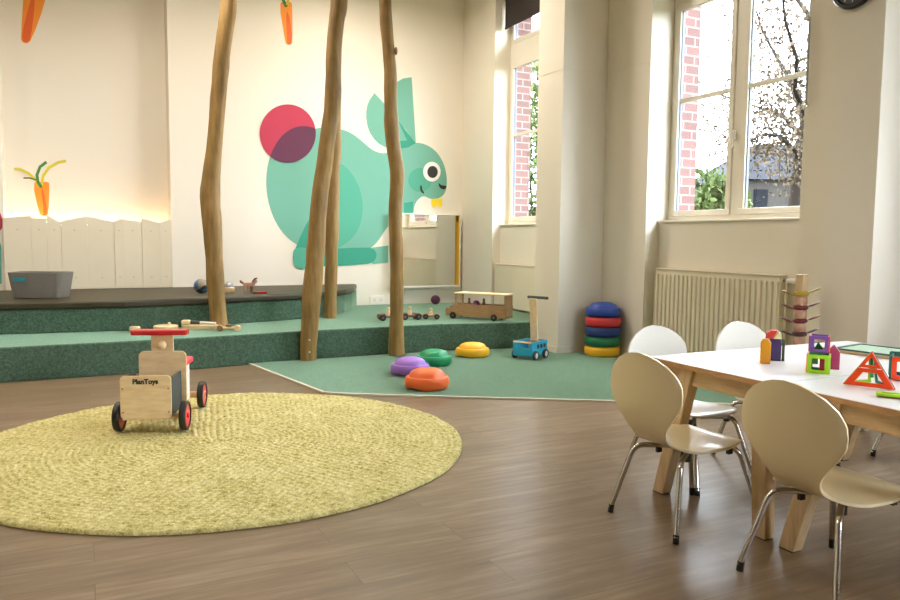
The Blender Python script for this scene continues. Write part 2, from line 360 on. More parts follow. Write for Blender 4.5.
# smooth the convex corner a little
tag(MB().prism(bp, PH+.002, BH-.055).build('carpeted_bench', 'carpet', None, False, .01), 'upper green carpeted bench block with rounded right end on the platform', 'bench')
cen = Vector((sum(p[0] for p in bp)/len(bp), sum(p[1] for p in bp)/len(bp)))
cp = []
for i, p in enumerate(bp):
    v = Vector(p)
    if i in range(1, 8): 
        n = Vector((.35, -.94)) if i < 4 else (Vector((.6, -.8)) if i < 6 else Vector((1, -.1))); v = v + n.normalized()*.022
    cp.append(tuple(v))
tag(MB().prism(cp, BH-.053, BH+.012).build('bench_cushion', 'cushion', None, False, .02, 3), 'long dark olive seat pad covering the top of the carpeted bench', 'cushion')
BT = BH+.012
cr = at_z(740, 405); cd = (cr - at_z(460, 397.5)).normalized()
cend = cr + cd*1.9
cpts = [at_z(250, 364), at_z(325, 393), at_z(340, 394.2), at_z(460, 397.7), cr]
e_ab = None
k = (4.57 - cr.dot(U))/cd.dot(U); cend = cr + cd*k
cback = [rw(4.57, 5.88), rw(4.07, 5.88), rw(4.07, 6.3), at_z(440, 352, 0), at_z(300, 361, 0)]
cp2 = [(v.x, v.y) for v in cpts+[cend]+cback]
gc = thing('floor_carpet', 'flat green carpet area with a pale edge strip on the wooden floor', 'carpet')
MB().prism(cp2, .001, .010).build('pile', 'carpet', gc, False)
e = MB(); q = cpts+[cend]
for p0, p1 in zip(q, q[1:]):
    d = (p1-p0).normalized(); n = Vector((d.y, -d.x, 0))*.022
    e.prism([(v.x, v.y) for v in (p0, p0+n, p1+n, p1)], .001, .012)
e.build('edge_strip', 'edge', gc, False)
# ------------------------------------------------------------------ white fence boards with the light strip behind
fen = thing('white_fence', 'low fence of white boards with jagged tops in the glowing recess', 'fence', rw(0, 0), TH)
tops = [(3, 218, 31, 215.5), (31, 218, 46.5, 218.5), (46.5, 215, 61, 222.5), (61, 221, 87, 216), (87, 216, 114, 222), (114, 221.5, 123, 218), (123, 219, 141.5, 222), (141.5, 218, 159.5, 223), (159.5, 222.5, 171, 219)]
led_pts = []
for x0, y0, x1, y1 in tops:
    (a0, z0), (a1, z1) = on_wall(x0, y0, BB-.03), on_wall(x1, y1, BB-.03)
    a0 += .0003; a1 -= .0003
    if x0 == 3: a0 = NX0-.01
    zb = BT+.002
    MB().prism([(a0, zb), (a1, zb), (a1, z1), (a0, z0)], .005, .030+.004*(x0 in (31, 61, 114, 141.5)), Matrix.Translation((0, BB, 0)) @ UP_XZ).build('fence_board', 'fencep', fen, False, .002)
    sc = MB()
    for zz in (.12, .62):
        aa = (a0+a1)/2; sc.lathe([(0, 0), (.006, 0), (.006, .002)], 8, Matrix.Rotation(math.pi/2, 4, 'X'), (aa, BB-.0345, BT+zz))
    sc.build('screw', 'steel', fen)
    led_pts += [(a0, z0), (a1, z1)]
MB().box(NX0+.002, NX1-.002, BB+.004, BB+.225, 1.0, 1.06).build('fence_rail', 'frame', fen, False)
ls = MB()
for (a0, z0), (a1, z1) in zip(led_pts[::2], led_pts[1::2]):
    zz = min(z0, z1)-.02; ls.box(a0, a1, BB+.20, BB+.215, zz-.02, zz)
lo = ls.build('led_strip', 'led', None, False, rot=RZ); tag(lo, 'glowing warm light strip hidden behind the white fence boards', 'light strip')
le = MB(); le.box(NX1-.012, NX1-.002, BB+.16, BB+.18, 1.25, 3.9); le.box(NX0+.002, NX0+.012, BB+.16, BB+.18, 1.25, 3.9)
# ------------------------------------------------------------------ murals (flat paint on the wall)
def mural_part(mb, pix, depth, layer):
    pass
def flat(name, mat, parent, pix, layer, b=BB, closed_smooth=0):
    pts = [on_wall(x, y, b) for x, y in pix]
    z0 = .0012*layer; z1 = z0+.0012
    bm = MB(); bm.prism(pts, z0, z1, Matrix.Translation((0, b, 0)) @ UP_XZ); return bm.build(name, mat, parent, False)
def smooth_poly(p, it=2):
    for _ in range(it):
        q = []
        for i in range(len(p)):
            a, b_ = p[i], p[(i+1) % len(p)]
            q += [(a[0]*.75+b_[0]*.25, a[1]*.75+b_[1]*.25), (a[0]*.25+b_[0]*.75, a[1]*.25+b_[1]*.75)]
        p = q
    return p
def ell(cx, cy, rx, ry, n=48, rot=0, a0=0, a1=360):
    out = []; full = (a1-a0 == 360)
    for i in range(n if full else n+1):
        t_ = math.radians(a0+(a1-a0)*i/n); x, y = rx*math.cos(t_), ry*math.sin(t_); r = math.radians(rot)
        out.append((cx+x*math.cos(r)-y*math.sin(r), cy+x*math.sin(r)+y*math.cos(r)))
    return out
rab = thing('rabbit_mural', 'large mint green rabbit painted on the white back wall', 'mural', rw(0, 0), TH)
hind = [(303.5, 145), (310, 130), (322, 127), (338, 128), (352, 133), (363, 142), (372, 150), (381, 153.5), (389, 152.5), (405, 146), (416, 142), (428, 145), (438, 153), (445, 166), (447.5, 182), (445, 194), (438, 199), (430, 199), (424, 195.5), (418, 199), (414, 206), (414, 214), (404, 214), (392, 222), (385, 230), (377, 243), (366, 252), (345, 254), (318, 252), (300, 245)]
flat('body', 'mint', rab, smooth_poly(hind, 2), 0)
rump = ell(314, 191, 47, 63.5, 64)
flat('rump', 'mint', rab, ell(307, 187, 40.5, 61, 64, -6), 1)
thigh = smooth_poly([(318, 166), (330, 160), (345, 165), (357, 181), (363, 200), (362, 220), (355, 236), (340, 248), (322, 254), (305, 252), (306, 235), (312, 215), (316, 190)], 2)
flat('thigh', 'mint2', rab, thigh, 2)
flat('shin', 'teal3', rab, smooth_poly([(309, 218), (313, 215), (330, 230), (328, 252), (300, 262), (293, 257), (296, 246)], 1), 3)
flat('hind_paw', 'mint2', rab, smooth_poly([(294, 248), (304, 247), (312, 252), (312, 266), (302, 269.5), (296, 268.5), (293, 263), (292.5, 255)], 2), 4)
flat('foot', 'mint', rab, [(372, 247.5), (389, 245.5), (389, 262.5), (372, 264.2)], 3)
flat('hind_foot', 'teal3', rab, smooth_poly([(308, 250), (368, 247), (374, 249), (377, 255), (374, 262), (366, 264.5), (308, 267)], 1), 5)
flat('front_paw', 'teal3', rab, [(404, 203), (413, 201.5), (413, 213), (404, 214)], 4)
flat('tail', 'crim', rab, ell(287.6, 133.6, 28, 29.2, 64), 6)
# overlap of tail and rump
def inter(A, inside): return [p for p in A if inside(p)]
tl = ell(287.6, 133.6, 28, 29.2, 200); rp = ell(307, 187, 40.5, 61, 240, -6)
def in_t(p): return ((p[0]-287.6)/28)**2+((p[1]-133.6)/29.2)**2 <= 1
def in_r(p):
    r = math.radians(6); x, y = p[0]-307, p[1]-187; X, Y = x*math.cos(r)-y*math.sin(r), x*math.sin(r)+y*math.cos(r); return (X/40.5)**2+(Y/61)**2 <= 1
ov = inter(tl, in_r)+inter(rp, in_t); ctr = (sum(p[0] for p in ov)/len(ov), sum(p[1] for p in ov)/len(ov))
ov.sort(key=lambda p: math.atan2(p[1]-ctr[1], p[0]-ctr[0]))
if len(ov) > 6: flat('tail_overlap', 'plum', rab, ov, 7)
flat('ear', 'mint', rab, smooth_poly([(374.5, 93), (374.3, 93), (368, 102), (365.5, 114), (368, 130), (376, 142), (386, 148), (397, 149), (407, 147), (415.5, 143), (405, 130), (390, 110)], 1), 1)
flat('ear', 'mint', rab, [(411.6, 77.2), (415.8, 143), (404, 128), (392, 118), (392, 88), (397, 82), (403, 78.5)], 2)
flat('inner_ear', 'teal3', rab, [(398, 121), (415.6, 143), (408, 147.5), (400, 148.5), (398, 141), (407, 140.5)], 3)
flat('cheek', 'mint2', rab, ell(420, 180, 11.8, 12, 40), 3)
flat('eye', 'mwhite', rab, ell(431.7, 171.7, 8.7, 9.9, 40), 5)
flat('pupil', 'mblack', rab, ell(432.3, 172, 5.2, 6, 40), 6)
flat('nose', 'mblack', rab, [(438.3, 182.8), (441, 185.2), (446.3, 186), (446, 188), (443.5, 189.5), (440.5, 188.5), (438.8, 186)], 5)
flat('mouth', 'mblack', rab, smooth_poly([(420.5, 185), (421.8, 186), (421.8, 189.5), (424.3, 193), (423.5, 194), (420.8, 192), (419.6, 188)], 1), 5)
flat('tooth', 'myel', rab, [(431.2, 199), (441.8, 198.3), (441.6, 206.5), (439.5, 207), (436.7, 205.7), (433.5, 207.5), (431.3, 206)], 5)
# carrots
def carrot(label, body, core, leaves, b):
    c = thing('carrot_mural', label, 'mural', rw(0, 0), TH)
    flat('root', 'mor', c, smooth_poly(body, 1), 0, b); flat('core', 'mor2', c, smooth_poly(core, 1), 1, b)
    for i, (mt, path, w) in enumerate(leaves):
        L, R = [], []
        for j in range(len(path)):
            d = Vector(path[min(j+1, len(path)-1)])-Vector(path[max(j-1, 0)]); d.normalize(); n = Vector((-d.y, d.x))*w/2
            L.append(tuple(Vector(path[j])+n)); R.append(tuple(Vector(path[j])-n))
        flat('leaf', mt, c, L+R[::-1], 2+i, b)
BN = BB+.3
carrot('orange carrot with green and yellow leaves painted above the jagged fence', [(32.5, 183), (40, 181.5), (49, 182), (49.5, 186), (48.5, 213), (46.5, 216), (42, 216), (39, 213)], [(41, 187), (44, 213), (42, 215.5), (48, 214.5), (43.5, 190)],
       [('mleafy', [(39, 186), (36, 180), (29, 173.5), (21, 169.5), (14, 169)], 2.6), ('mleafy', [(41.5, 186), (43, 176), (49, 167.5), (58, 162.5), (66, 161)], 2.8),
        ('mleafd', [(36, 180), (30, 178), (23.5, 178)], 1.4), ('mleaf', [(41.5, 187.5), (38, 182), (37, 175), (40, 167), (46.5, 162)], 3)], BN)
carrot('tip of a large orange carrot painted at the top left corner', [(24, -14), (26, -18), (46, -20), (47, -16), (45, 4), (31.5, 40), (27, 43.8), (22, 42), (20.8, 38)], [(34, -12), (35, 4), (31, 38), (27, 43.5), (21.5, 40), (24, 24)], [('mleaf', [(38, -14), (42, -30), (50, -40)], 3)], BN)
carrot('small orange carrot pointing down high on the white wall beside the trunks', [(279, 3), (285, 1.5), (291.5, 2), (292.2, 6), (292.6, 42), (290.5, 45), (286.5, 44.5), (285, 41)], [(286, 8), (286.8, 42), (288.5, 45), (292, 43), (290.5, 20)],
       [('mleaf', [(286.5, 7), (283, 0), (283.5, -8), (287, -14)], 3), ('mleafy', [(287, 5), (289, -4), (296, -12)], 2.6)], BB)
lm = thing('painted_shape_mural', 'teal and pink painted shape on the wall at the left edge', 'mural', rw(0, 0), TH)
flat('teal_shape', 'mint2', lm, smooth_poly([(-60, 230), (-20, 200), (1.5, 240), (1.8, 270), (1.8, 288), (-60, 288)], 1), 0, BB)
flat('pink_shape', 'crim', lm, smooth_poly([(-40, 200), (-10, 195), (2.5, 215), (2.5, 232), (-15, 236)], 1), 1, BB)
# ------------------------------------------------------------------ tree trunks
def trunk(label, Y, rows, base_z):
    pts = []; rad = []
    for y, xl, xr in rows:
        p = at_y((xl+xr)/2, y, Y); q0 = at_y(xl, y, Y); q1 = at_y(xr, y, Y)
        pts.append(p); rad.append((q1-q0).length/2)
    pts[0].z = base_z+.002
    # continue up to the ceiling
    d = (pts[-1]-pts[-3]); p = pts[-1]
    k = (CEIL-.003-p.z); pts += [Vector((p.x+.10*d.x/abs(d.z)*k*.5, Y, p.z+k*.5)), Vector((p.x+.2*d.x/abs(d.z)*k, Y, CEIL-.003))]; rad += [rad[-1], rad[-1]]
    # resample smoothly
    P, Rr = [], []
    for i in range(len(pts)-1):
        for j in range(4):
            t_ = j/4; p0, p1, p2, p3 = pts[max(i-1, 0)], pts[i], pts[i+1], pts[min(i+2, len(pts)-1)]
            q = .5*((2*p1)+(-p0+p2)*t_+(2*p0-5*p1+4*p2-p3)*t_*t_+(-p0+3*p1-3*p2+p3)*t_**3)
            P.append(q); Rr.append(rad[i]*(1-t_)+rad[i+1]*t_)
    P.append(pts[-1]); Rr.append(rad[-1])
    P[0].z = base_z+.002
    base = Vector((P[0].x, Y, base_z))
    m_ = MB(); m_.tube([p-base for p in P], Rr, 22)
    for v in m_.bm.verts:
        h = noise.noise((v.co+base)*5)*.010; c_ = Vector((v.co.x, v.co.y, 0)); 
        i_ = min(range(len(P)), key=lambda k_: abs(P[k_].z-base.z-v.co.z)); cc = P[i_]-base; r_ = Vector((v.co.x-cc.x, v.co.y-cc.y, 0))
        if r_.length > 1e-4: v.co += r_.normalized()*h
    t_ = thing('tree_trunk', label, 'tree trunk', base, 0, 'bare tree trunks standing on the platform and carpet')
    m_.build('trunk', 'bark', t_)
    return t_, base, P
t1, b1_, _ = trunk('leftmost bare wooden trunk, standing on the platform step left of the rabbit', 6.818,
      [(327, 211, 229), (320, 210.7, 227.2), (283, 207, 224), (250, 205, 222.6), (215, 201.5, 221), (190, 201, 220), (160, 205, 221), (133, 208, 222.7), (67, 213, 229), (30, 217.5, 233), (0, 221.7, 236.7)], PH)
t2, b2_, _ = trunk('thick leaning trunk standing on the carpet in front of the rabbit belly', 6.55,
      [(361, 300, 316.6), (340, 300, 317), (290, 303, 322), (240, 308, 325), (200, 311, 328), (160, 317, 333), (130, 321, 337), (100, 325, 341), (50, 326, 342), (20, 328.7, 344), (0, 331, 347)], 0.01)
t3, b3_, _ = trunk('rear thin trunk on the platform, partly hidden behind the leaning trunk', 7.688,
      [(318, 323, 336), (300, 324, 337), (250, 325, 338), (200, 325.5, 339.5), (170, 327, 340.5), (130, 329, 341.3), (90, 329, 341), (40, 330, 342), (0, 332, 344)], PH)
t4, b4_, _ = trunk('rightmost bare trunk with a small knot, standing on carpet near the mirror', 6.882,
      [(356, 388.5, 405.5), (340, 389, 404), (300, 390, 404), (250, 390, 403), (220, 388.8, 402), (200, 389, 402.5), (175, 390.5, 404), (150, 387, 401), (120, 384, 398), (80, 384.3, 396.5), (50, 382.5, 394.5), (30, 381, 393), (0, 379.5, 391)], 0.01)
kn = at_y(396, 51, 6.86); MB().sphere(kn-b4_, .028, 10, (.55, .8, 1.3)).build('knot', 'toyb', t4)
sc = MB()
for y in (340, 352): sc.sphere(at_y(309.5, y, 6.55-.075)-b2_, .008, 6)
sc.build('screw_cap', 'white', t2)
# ------------------------------------------------------------------ rug
def rug():
    R0 = 1.265; nr = 200; ns = 760; bm = bmesh.new(); coil = .029; rows = []; rnd_ = [random.random() for _ in range(4096)]
    for i in range(nr+1):
        r = R0*i/nr
        if i == 0: rows.append([bm.verts.new((0, 0, .02))]); continue
        ring = []
        ci = int(r/coil); fr = r/coil-ci; nb = max(6, round(2*math.pi*(ci+.5)*coil/.036))
        for j in range(ns):
            a = 2*math.pi*j/ns
            ph = (a*nb/(2*math.pi) + .5*(ci % 2) + .35*fr) % 1.0
            z = .0115 + .0095*(.4+.6*max(0, math.sin(math.pi*fr))**.6)*(.3+.7*math.sin(math.pi*ph)**.7)*(.65+.7*rnd_[(ci*977+int(a*nb/(2*math.pi)+.5*(ci % 2)+.35*fr)) % 4096])
            z += .003*noise.noise(Vector((r*math.cos(a)*9, r*math.sin(a)*9, 0)))+.0025*noise.noise(Vector((r*math.cos(a)*45, r*math.sin(a)*45, 3)))
            rr = r
            if i > nr-6: rr += .005*math.sin(math.pi*ph)+.010*noise.noise(Vector((math.cos(a)*4, math.sin(a)*4, 1)))
            if i == nr: z = .003
            elif i == nr-1: z *= .8
            ring.append(bm.verts.new((rr*math.cos(a), rr*math.sin(a), z)))
        rows.append(ring)
    for j in range(ns): bm.faces.new((rows[0][0], rows[1][j], rows[1][(j+1) % ns]))
    for A, B in zip(rows[1:], rows[2:]):
        for j in range(ns): k_ = (j+1) % ns; bm.faces.new((A[j], B[j], B[k_], A[k_]))
    me = bpy.data.meshes.new('round_rug'); bm.to_mesh(me); bm.free(); me.materials.append(M['rug']); me.shade_smooth()
    o = bpy.data.objects.new('round_rug', me); C.objects.link(o); o.location = (-1.2, 3.87, 0); o.scale = (1.005, .975, 1)
    tag(o, 'large round yellow-green braided rug on the wooden floor', 'rug')
rug()
# ------------------------------------------------------------------ chairs
def shell_mesh():
    prof = [(-.262, .682), (-.259, .64), (-.253, .58), (-.245, .51), (-.233, .445), (-.214, .39), (-.186, .348), (-.147, .322), (-.10, .312), (-.04, .310), (.04, .316), (.10, .325), (.135, .328), (.158, .324), (.17, .316)]
    P = []
    for i in range(len(prof)-1):
        p0, p1, p2, p3 = [Vector(prof[max(0, min(len(prof)-1, i+k))]) for k in (-1, 0, 1, 2)]
        for j in range(6):
            t_ = j/6; P.append(.5*((2*p1)+(-p0+p2)*t_+(2*p0-5*p1+4*p2-p3)*t_*t_+(-p0+3*p1-3*p2+p3)*t_**3))
    P.append(Vector(prof[-1]))
    L = [0]
    for a_, b_ in zip(P, P[1:]): L.append(L[-1]+(b_-a_).length)
    T = L[-1]
    key = [(0, 0), (.008, .05), (.025, .09), (.055, .135), (.10, .175), (.15, .198), (.20, .203), (.25, .200), (.30, .176), (.35, .146), (.40, .115), (.44, .100), (.475, .092), (.50, .090), (.525, .100), (.56, .132), (.60, .152), (.66, .168), (.72, .174), (.78, .176), (.86, .172), (.93, .158), (.97, .138), (.99, .11), (1, .07)]
    def hw(s):
        for (s0, w0), (s1, w1) in zip(key, key[1:]):
            if s <= s1:
                return w0+(w1-w0)*(s-s0)/(s1-s0)
        return key[-1][1]
    S = [0, .004, .008, .015, .025, .04] + [.055+.9*i/44 for i in range(45)] + [.965, .975, .983, .99, .996, 1]
    nt = 14; bm = bmesh.new(); rows = []
    for s in S:
        l = s*T; i = max(k_ for k_ in range(len(L)) if L[k_] <= l+1e-9); i = min(i, len(P)-2); f = (l-L[i])/max(1e-9, L[i+1]-L[i]); p = P[i].lerp(P[i+1], f)
        d = (P[min(i+2, len(P)-1)]-P[max(i-1, 0)]).normalized(); n = Vector((-d.y, d.x)); n = n if n.y > 0 or n.x > 0 else -n
        w = max(hw(s)*(.94 if s < .44 else (.94+.06*min(1, (s-.44)/.1))), .0004); cv = .10*(1-s) * 1.6 if s < .5 else .06*max(0, .8-s)+.01
        back = max(0, 1-s/.5)
        row = []
        for j in range(nt+1):
            t_ = -1+2*j/nt; off = (w*t_)**2*(1.1*back+.25*max(0, 1-abs(s-.7)/.3)) 
            row.append(bm.verts.new((p.x+abs(n.x)*off*1.0, w*t_, p.y+abs(n.y)*off)))
        rows.append(row)
    for A, B in zip(rows, rows[1:]):
        for j in range(nt): bm.faces.new((A[j], B[j], B[j+1], A[j+1]))
    bmesh.ops.recalc_face_normals(bm, faces=bm.faces[:])
    me = bpy.data.meshes.new('shell'); bm.to_mesh(me); bm.free(); me.shade_smooth(); return me
def make_chair(label, mat, loc, rz, group=None):
    c = thing('child_chair', label, 'chair', loc, rz, 'small moulded shell chairs around the tables')
    me = shell_mesh(); me.materials.append(M[mat]); o = bpy.data.objects.new('seat_shell', me); C.objects.link(o); o.parent = c
    sd = o.modifiers.new('thick', 'SOLIDIFY'); sd.thickness = .009; sd.offset = 0
    bv = o.modifiers.new('round', 'BEVEL'); bv.width = .003; bv.segments = 2; bv.limit_method = 'ANGLE'; bv.angle_limit = math.radians(50)
    for sx, sy in ((-1, 1), (-1, -1), (1, 1), (1, -1)):
        fx = -.222 if sx < 0 else .235; fy = .178*sy
        hx = -.155 if sx < 0 else .150; hy = .125*sy
        pts = [(.03+sx*.02, .02*sy, .286)]
        h = Vector((hx, hy, .286 if sx < 0 else .298)); f = Vector((fx, fy, .022)); c0 = Vector(pts[0])
        pts.append(tuple(h.lerp(c0, .25)))
        for k_ in range(1, 8):
            t_ = k_/8; a_ = h.lerp(c0, .25); b_ = h.lerp(f, .16); q = (1-t_)**2*a_+2*t_*(1-t_)*h+t_*t_*b_; pts.append(tuple(q))
        pts += [tuple(h.lerp(f, .16)), tuple(f)]
        lg = MB().tube(pts, .0105, 12).build('leg', 'chrome', c)
        tp = h.lerp(f, .955); MB().tube([tuple(tp), (fx+(fx-tp.x)*.05, fy, .001)], .0118, 12).build('foot_cap', 'black', lg)
    br_ = MB(); br_.cbox((.02, 0, .300), (.13, .11, .007)); br_.build('seat_bracket', 'black', c, True, .002)
    bl = MB()
    for sy in (1, -1): bl.cbox((-.07, .075*sy, .272), (.022, .014, .03)); bl.cbox((.12, .11*sy, .288), (.022, .014, .03))
    bl.build('bumper', 'black', c)
    return c
make_chair('cream shell chair nearest the green carpet, its back to the round rug', 'shell', rw(2.118, 2.165), TH+.04)
make_chair('cream shell chair nearest the camera, front right beside the table joint', 'shell', rw(2.163, 1.54), TH-.01)
make_chair('white shell chair behind the left corner of the table, below the radiator', 'shellw', rw(2.53, 2.57), TH-math.pi/2+.02)
make_chair('white shell chair behind the table, with its back to the ribbed radiator', 'shellw', rw(3.085, 2.555), TH-math.pi/2-.02)
make_chair('chair at the right table end, only one metal leg in view', 'shellw', rw(3.87, 2.22), TH+math.pi)
# ------------------------------------------------------------------ tables
TZ = .60; TA0, TA1 = 2.185, 3.50
def table(label, b0, b1):
    t_ = thing('childrens_table', label, 'table', rw((TA0+TA1)/2, (b0+b1)/2), TH, 'white topped wooden tables pushed together')
    hx, hy = (TA1-TA0)/2, (b1-b0)/2-.001
    tp = MB().box(-hx, hx, -hy, hy, TZ-.022, TZ-.002).build('tabletop', 'ply', t_, False, .002)
    MB().box(-hx+.001, hx-.001, -hy+.001, hy-.001, TZ-.002, TZ).build('laminate', 'top', tp, False, .001)
    for sx in (-1, 1):
        x = sx*(hx-.065)
        MB().box(x-.014, x+.014, -hy+.05, hy-.05, TZ-.095, TZ-.023).build('apron', 'tablewh', t_, False, .002)
        for sy in (-1, 1):
            yt, yf = (hy-.205, hy-.05) if sy > 0 else (-(hy-.085), -(hy-.065))
            w_ = .031; m_ = MB(); zt = TZ-.023
            v = [(x-.03, yt-w_, zt), (x+.022, yt-w_, zt), (x+.022, yt+w_*1.35, zt), (x-.03, yt+w_*1.35, zt), (x-.03, yf-w_, .004), (x+.022, yf-w_, .004), (x+.022, yf+w_, .004), (x-.03, yf+w_, .004)]
            vs = [m_.bm.verts.new(p) for p in v]
            for f_ in ((0, 1, 2, 3), (7, 6, 5, 4), (0, 4, 5, 1), (1, 5, 6, 2), (2, 6, 7, 3), (3, 7, 4, 0)): m_.bm.faces.new([vs[q] for q in f_])
            lg = m_.build('leg', 'tablew', t_, False, .004)
            MB().box(x-.026, x+.018, yf-w_+.004, yf+w_-.004, 0, .004).build('glide', 'black', lg, False)
    for sy in (-1, 1): MB().box(-hx+.08, hx-.08, sy*(hy-.06)-.012, sy*(hy-.06)+.012, TZ-.095, TZ-.023).build('apron', 'tablew', t_, False, .002)
    return t_
table('rear white topped wooden table, the left one touching the chairs by the radiator', 1.822, 2.482)
table('front white topped wooden table, running out of frame at the lower right', 1.160, 1.820)
# ------------------------------------------------------------------ magnet tile toys on the tables
def pos(x, y, z=TZ): return at_z(x, y, z)
def sq(h, c=(0, 0)): return [(c[0]-h, c[1]-h), (c[0]+h, c[1]-h), (c[0]+h, c[1]+h), (c[0]-h, c[1]+h)]
def frame_tile(name, mat, parent, size, loc, rot, band=.2, th=.007):
    o = rrect(-size/2, size/2, -size/2, size/2, size*.08); i_ = rrect(-size/2+size*band, size/2-size*band, -size/2+size*band, size/2-size*band, size*.05)
    mb = MB().ringprism(o, i_, -th/2, th/2, euler(*rot)); ob = mb.build(name, mat, parent, True, .0015); ob.location = loc; return ob
# purple over lime cubes
S_ = .064
p = pos(818, 372); cu = thing('magnet_cube_tower', 'tower of a purple frame cube on a lime frame cube on the white table', 'toy', p, -.50)
def cube(zc, mats_, s=S_):
    h = s/2; hp = math.pi/2
    for nm, mt, lc, rt in (('front_frame', mats_[0], (0, -h, zc), (hp, 0, 0)), ('back_frame', mats_[1], (0, h, zc), (hp, 0, 0)), ('side_frame', mats_[2], (-h, 0, zc), (hp, 0, hp)), ('side_frame', mats_[3], (h, 0, zc), (hp, 0, hp))):
        frame_tile(nm, mt, cu, s-.002, lc, rt)
cube(S_/2+.003, ('lime', 'tgr', 'tyel', 'lime'), .076); cube(.078+.034, ('tpur', 'tpur', 'tmag', 'tor'), .066)
pm = Matrix.Translation((0, 0, .080)) @ Matrix.Diagonal((1, 1, 1, 1))
pyb = MB(); ap = (0, 0, .115)
vs = [pyb.bm.verts.new(v) for v in ((-.024, -.022, .08), (.024, -.022, .08), (.024, .022, .08), (-.024, .022, .08), (-.004, 0, .117))]
for f_ in ((3, 2, 1, 0), (0, 1, 4), (1, 2, 4), (2, 3, 4), (3, 0, 4)): pyb.bm.faces.new([vs[q] for q in f_])
pyb.build('green_pyramid', 'tgr', cu, False)
MB().box(.004, .026, -.005, .02, .004, .066).build('crimson_block', 'tred', cu, False, .002)
MB().box(-.024, -.002, .0, .02, .03, .066).build('green_block', 'tgr', cu, False, .002)
MB().box(-.033, .033, -.033, .033, 0, .004).build('base_plate', 'toyb', cu, False, .001)
p = pos(832, 368); mg = thing('magenta_block', 'magenta house shaped block leaning behind the frame cube tower', 'block', at_z(833, 369, TZ), -.45)
MB().prism([(-.022, 0), (.022, 0), (.022, .07), (.0, .098), (-.022, .075)], -.012, .012, UP_XZ).build('block', 'tmag', mg, False, .002)
# arch shaped block group
p = pos(772, 363); 
by = thing('yellow_block', 'upright yellow block with a pointed top at the tower front', 'block', pos(765, 363.5), -.45)
MB().prism([(-.019, 0), (.019, 0), (.019, .075), (.010, .09), (-.010, .09), (-.019, .078)], -.011, .011, UP_XZ).build('block', 'tyel', by, False, .003); by.scale = (1.05, 1, 1.15)
ht = thing('magnet_house', 'small navy magnet house with a red and cream arched roof', 'toy', pos(773.5, 360), -.42)
MB().box(-.034, .026, -.02, .02, 0, .082).build('wall_block', 'tnavy', ht, False, .003)
MB().prism([(-.032, .083), (-.03, .102), (-.012, .115), (.01, .115), (.004, .1), (-.006, .083)], -.019, .019, UP_XZ).build('red_roof', 'trr', ht, False, .002)
MB().prism([(-.004, .083), (.006, .1), (.012, .112), (.022, .1), (.025, .083)], -.019, .019, UP_XZ).build('cream_roof', 'cream', ht, False, .002)
MB().box(.028, .038, -.018, .02, 0, .08).build('side_panel', 'leafg', ht, False, .002); ht.scale = (1.1, 1.1, 1.12)
# orange triangle pyramid
p = pos(868.5, 388); tri = thing('triangle_pyramid', 'open pyramid of orange triangle frames lying nearest the table edge', 'toy', p, -.66)
def trif(name, mat, pts3, band, th, parent):
    P3 = [Vector(q) for q in pts3]; c = sum(P3, Vector())/len(P3); n = (P3[1]-P3[0]).cross(P3[2]-P3[0]).normalized()*th/2
    I3 = [c+(q-c)*(1-band) for q in P3]; mb = MB(); k_ = len(P3)
    L = [[mb.bm.verts.new(q+s*n) for q in Q] for Q, s in ((P3, -1), (I3, -1), (P3, 1), (I3, 1))]
    for i in range(k_):
        j = (i+1) % k_
        for q in ((L[0][i], L[1][i], L[1][j], L[0][j]), (L[2][i], L[2][j], L[3][j], L[3][i]), (L[0][i], L[0][j], L[2][j], L[2][i]), (L[1][j], L[1][i], L[3][i], L[3][j])): mb.bm.faces.new(q)
    return mb.build(name, mat, parent, False, .002)
w2, hh = .080, .125
trif('lower_frame', 'tor', [(-w2, 0, .004), (w2, 0, .004), (w2*.48, .016, hh*.52), (-w2*.48, .016, hh*.52)], .44, .011, tri)
trif('upper_frame', 'tor', [(-w2*.46, .017, hh*.54), (w2*.46, .017, hh*.54), (0, .033, hh)], .52, .011, tri)
trif('side_frame', 'lime', [(-w2, .004, .004), (-w2*.1, .10, .004), (0, .036, hh)], .3, .006, tri)
trif('side_frame', 'tteal', [(w2, .004, .004), (w2*.1, .10, .004), (0, .036, hh)], .3, .006, tri)
MB().tube([(0, .06, .03), (0, .04, hh*.8)], .006, 8).build('post', 'tgr', tri)
# orange square box at right
p = pos(899, 385); ob_ = thing('orange_frame_box', 'orange square frame box with dark green back at the right edge', 'toy', pos(905, 380), -.62)
frame_tile('front_frame', 'tor', ob_, .085, (0, -.035, .045), (math.pi/2, 0, 0), .2, .008)
frame_tile('back_frame', 'tteal', ob_, .095, (-.01, .045, .05), (math.pi/2, 0, 0), .2, .008)
frame_tile('side_frame', 'tteal', ob_, .088, (-.045, .005, .046), (math.pi/2, 0, math.pi/2), .2, .008)
MB().box(-.03, .04, -.03, .03, 0, .012).build('navy_base', 'tnavy', ob_, False, .002)
ly = thing('lime_frame_tile', 'lime green frame tile lying flat on the front table edge', 'toy', pos(897, 398), -.50)
MB().ringprism(rrect(-.06, .06, -.025, .025, .006), rrect(-.045, .045, -.010, .010, .003), .006, .014).build('frame', 'lime', ly, True, .0015)
MB().ringprism(rrect(-.058, .058, -.023, .023, .006), rrect(-.047, .047, -.012, .012, .003), 0, .006).build('magnet_rim', 'toyb', ly, True)
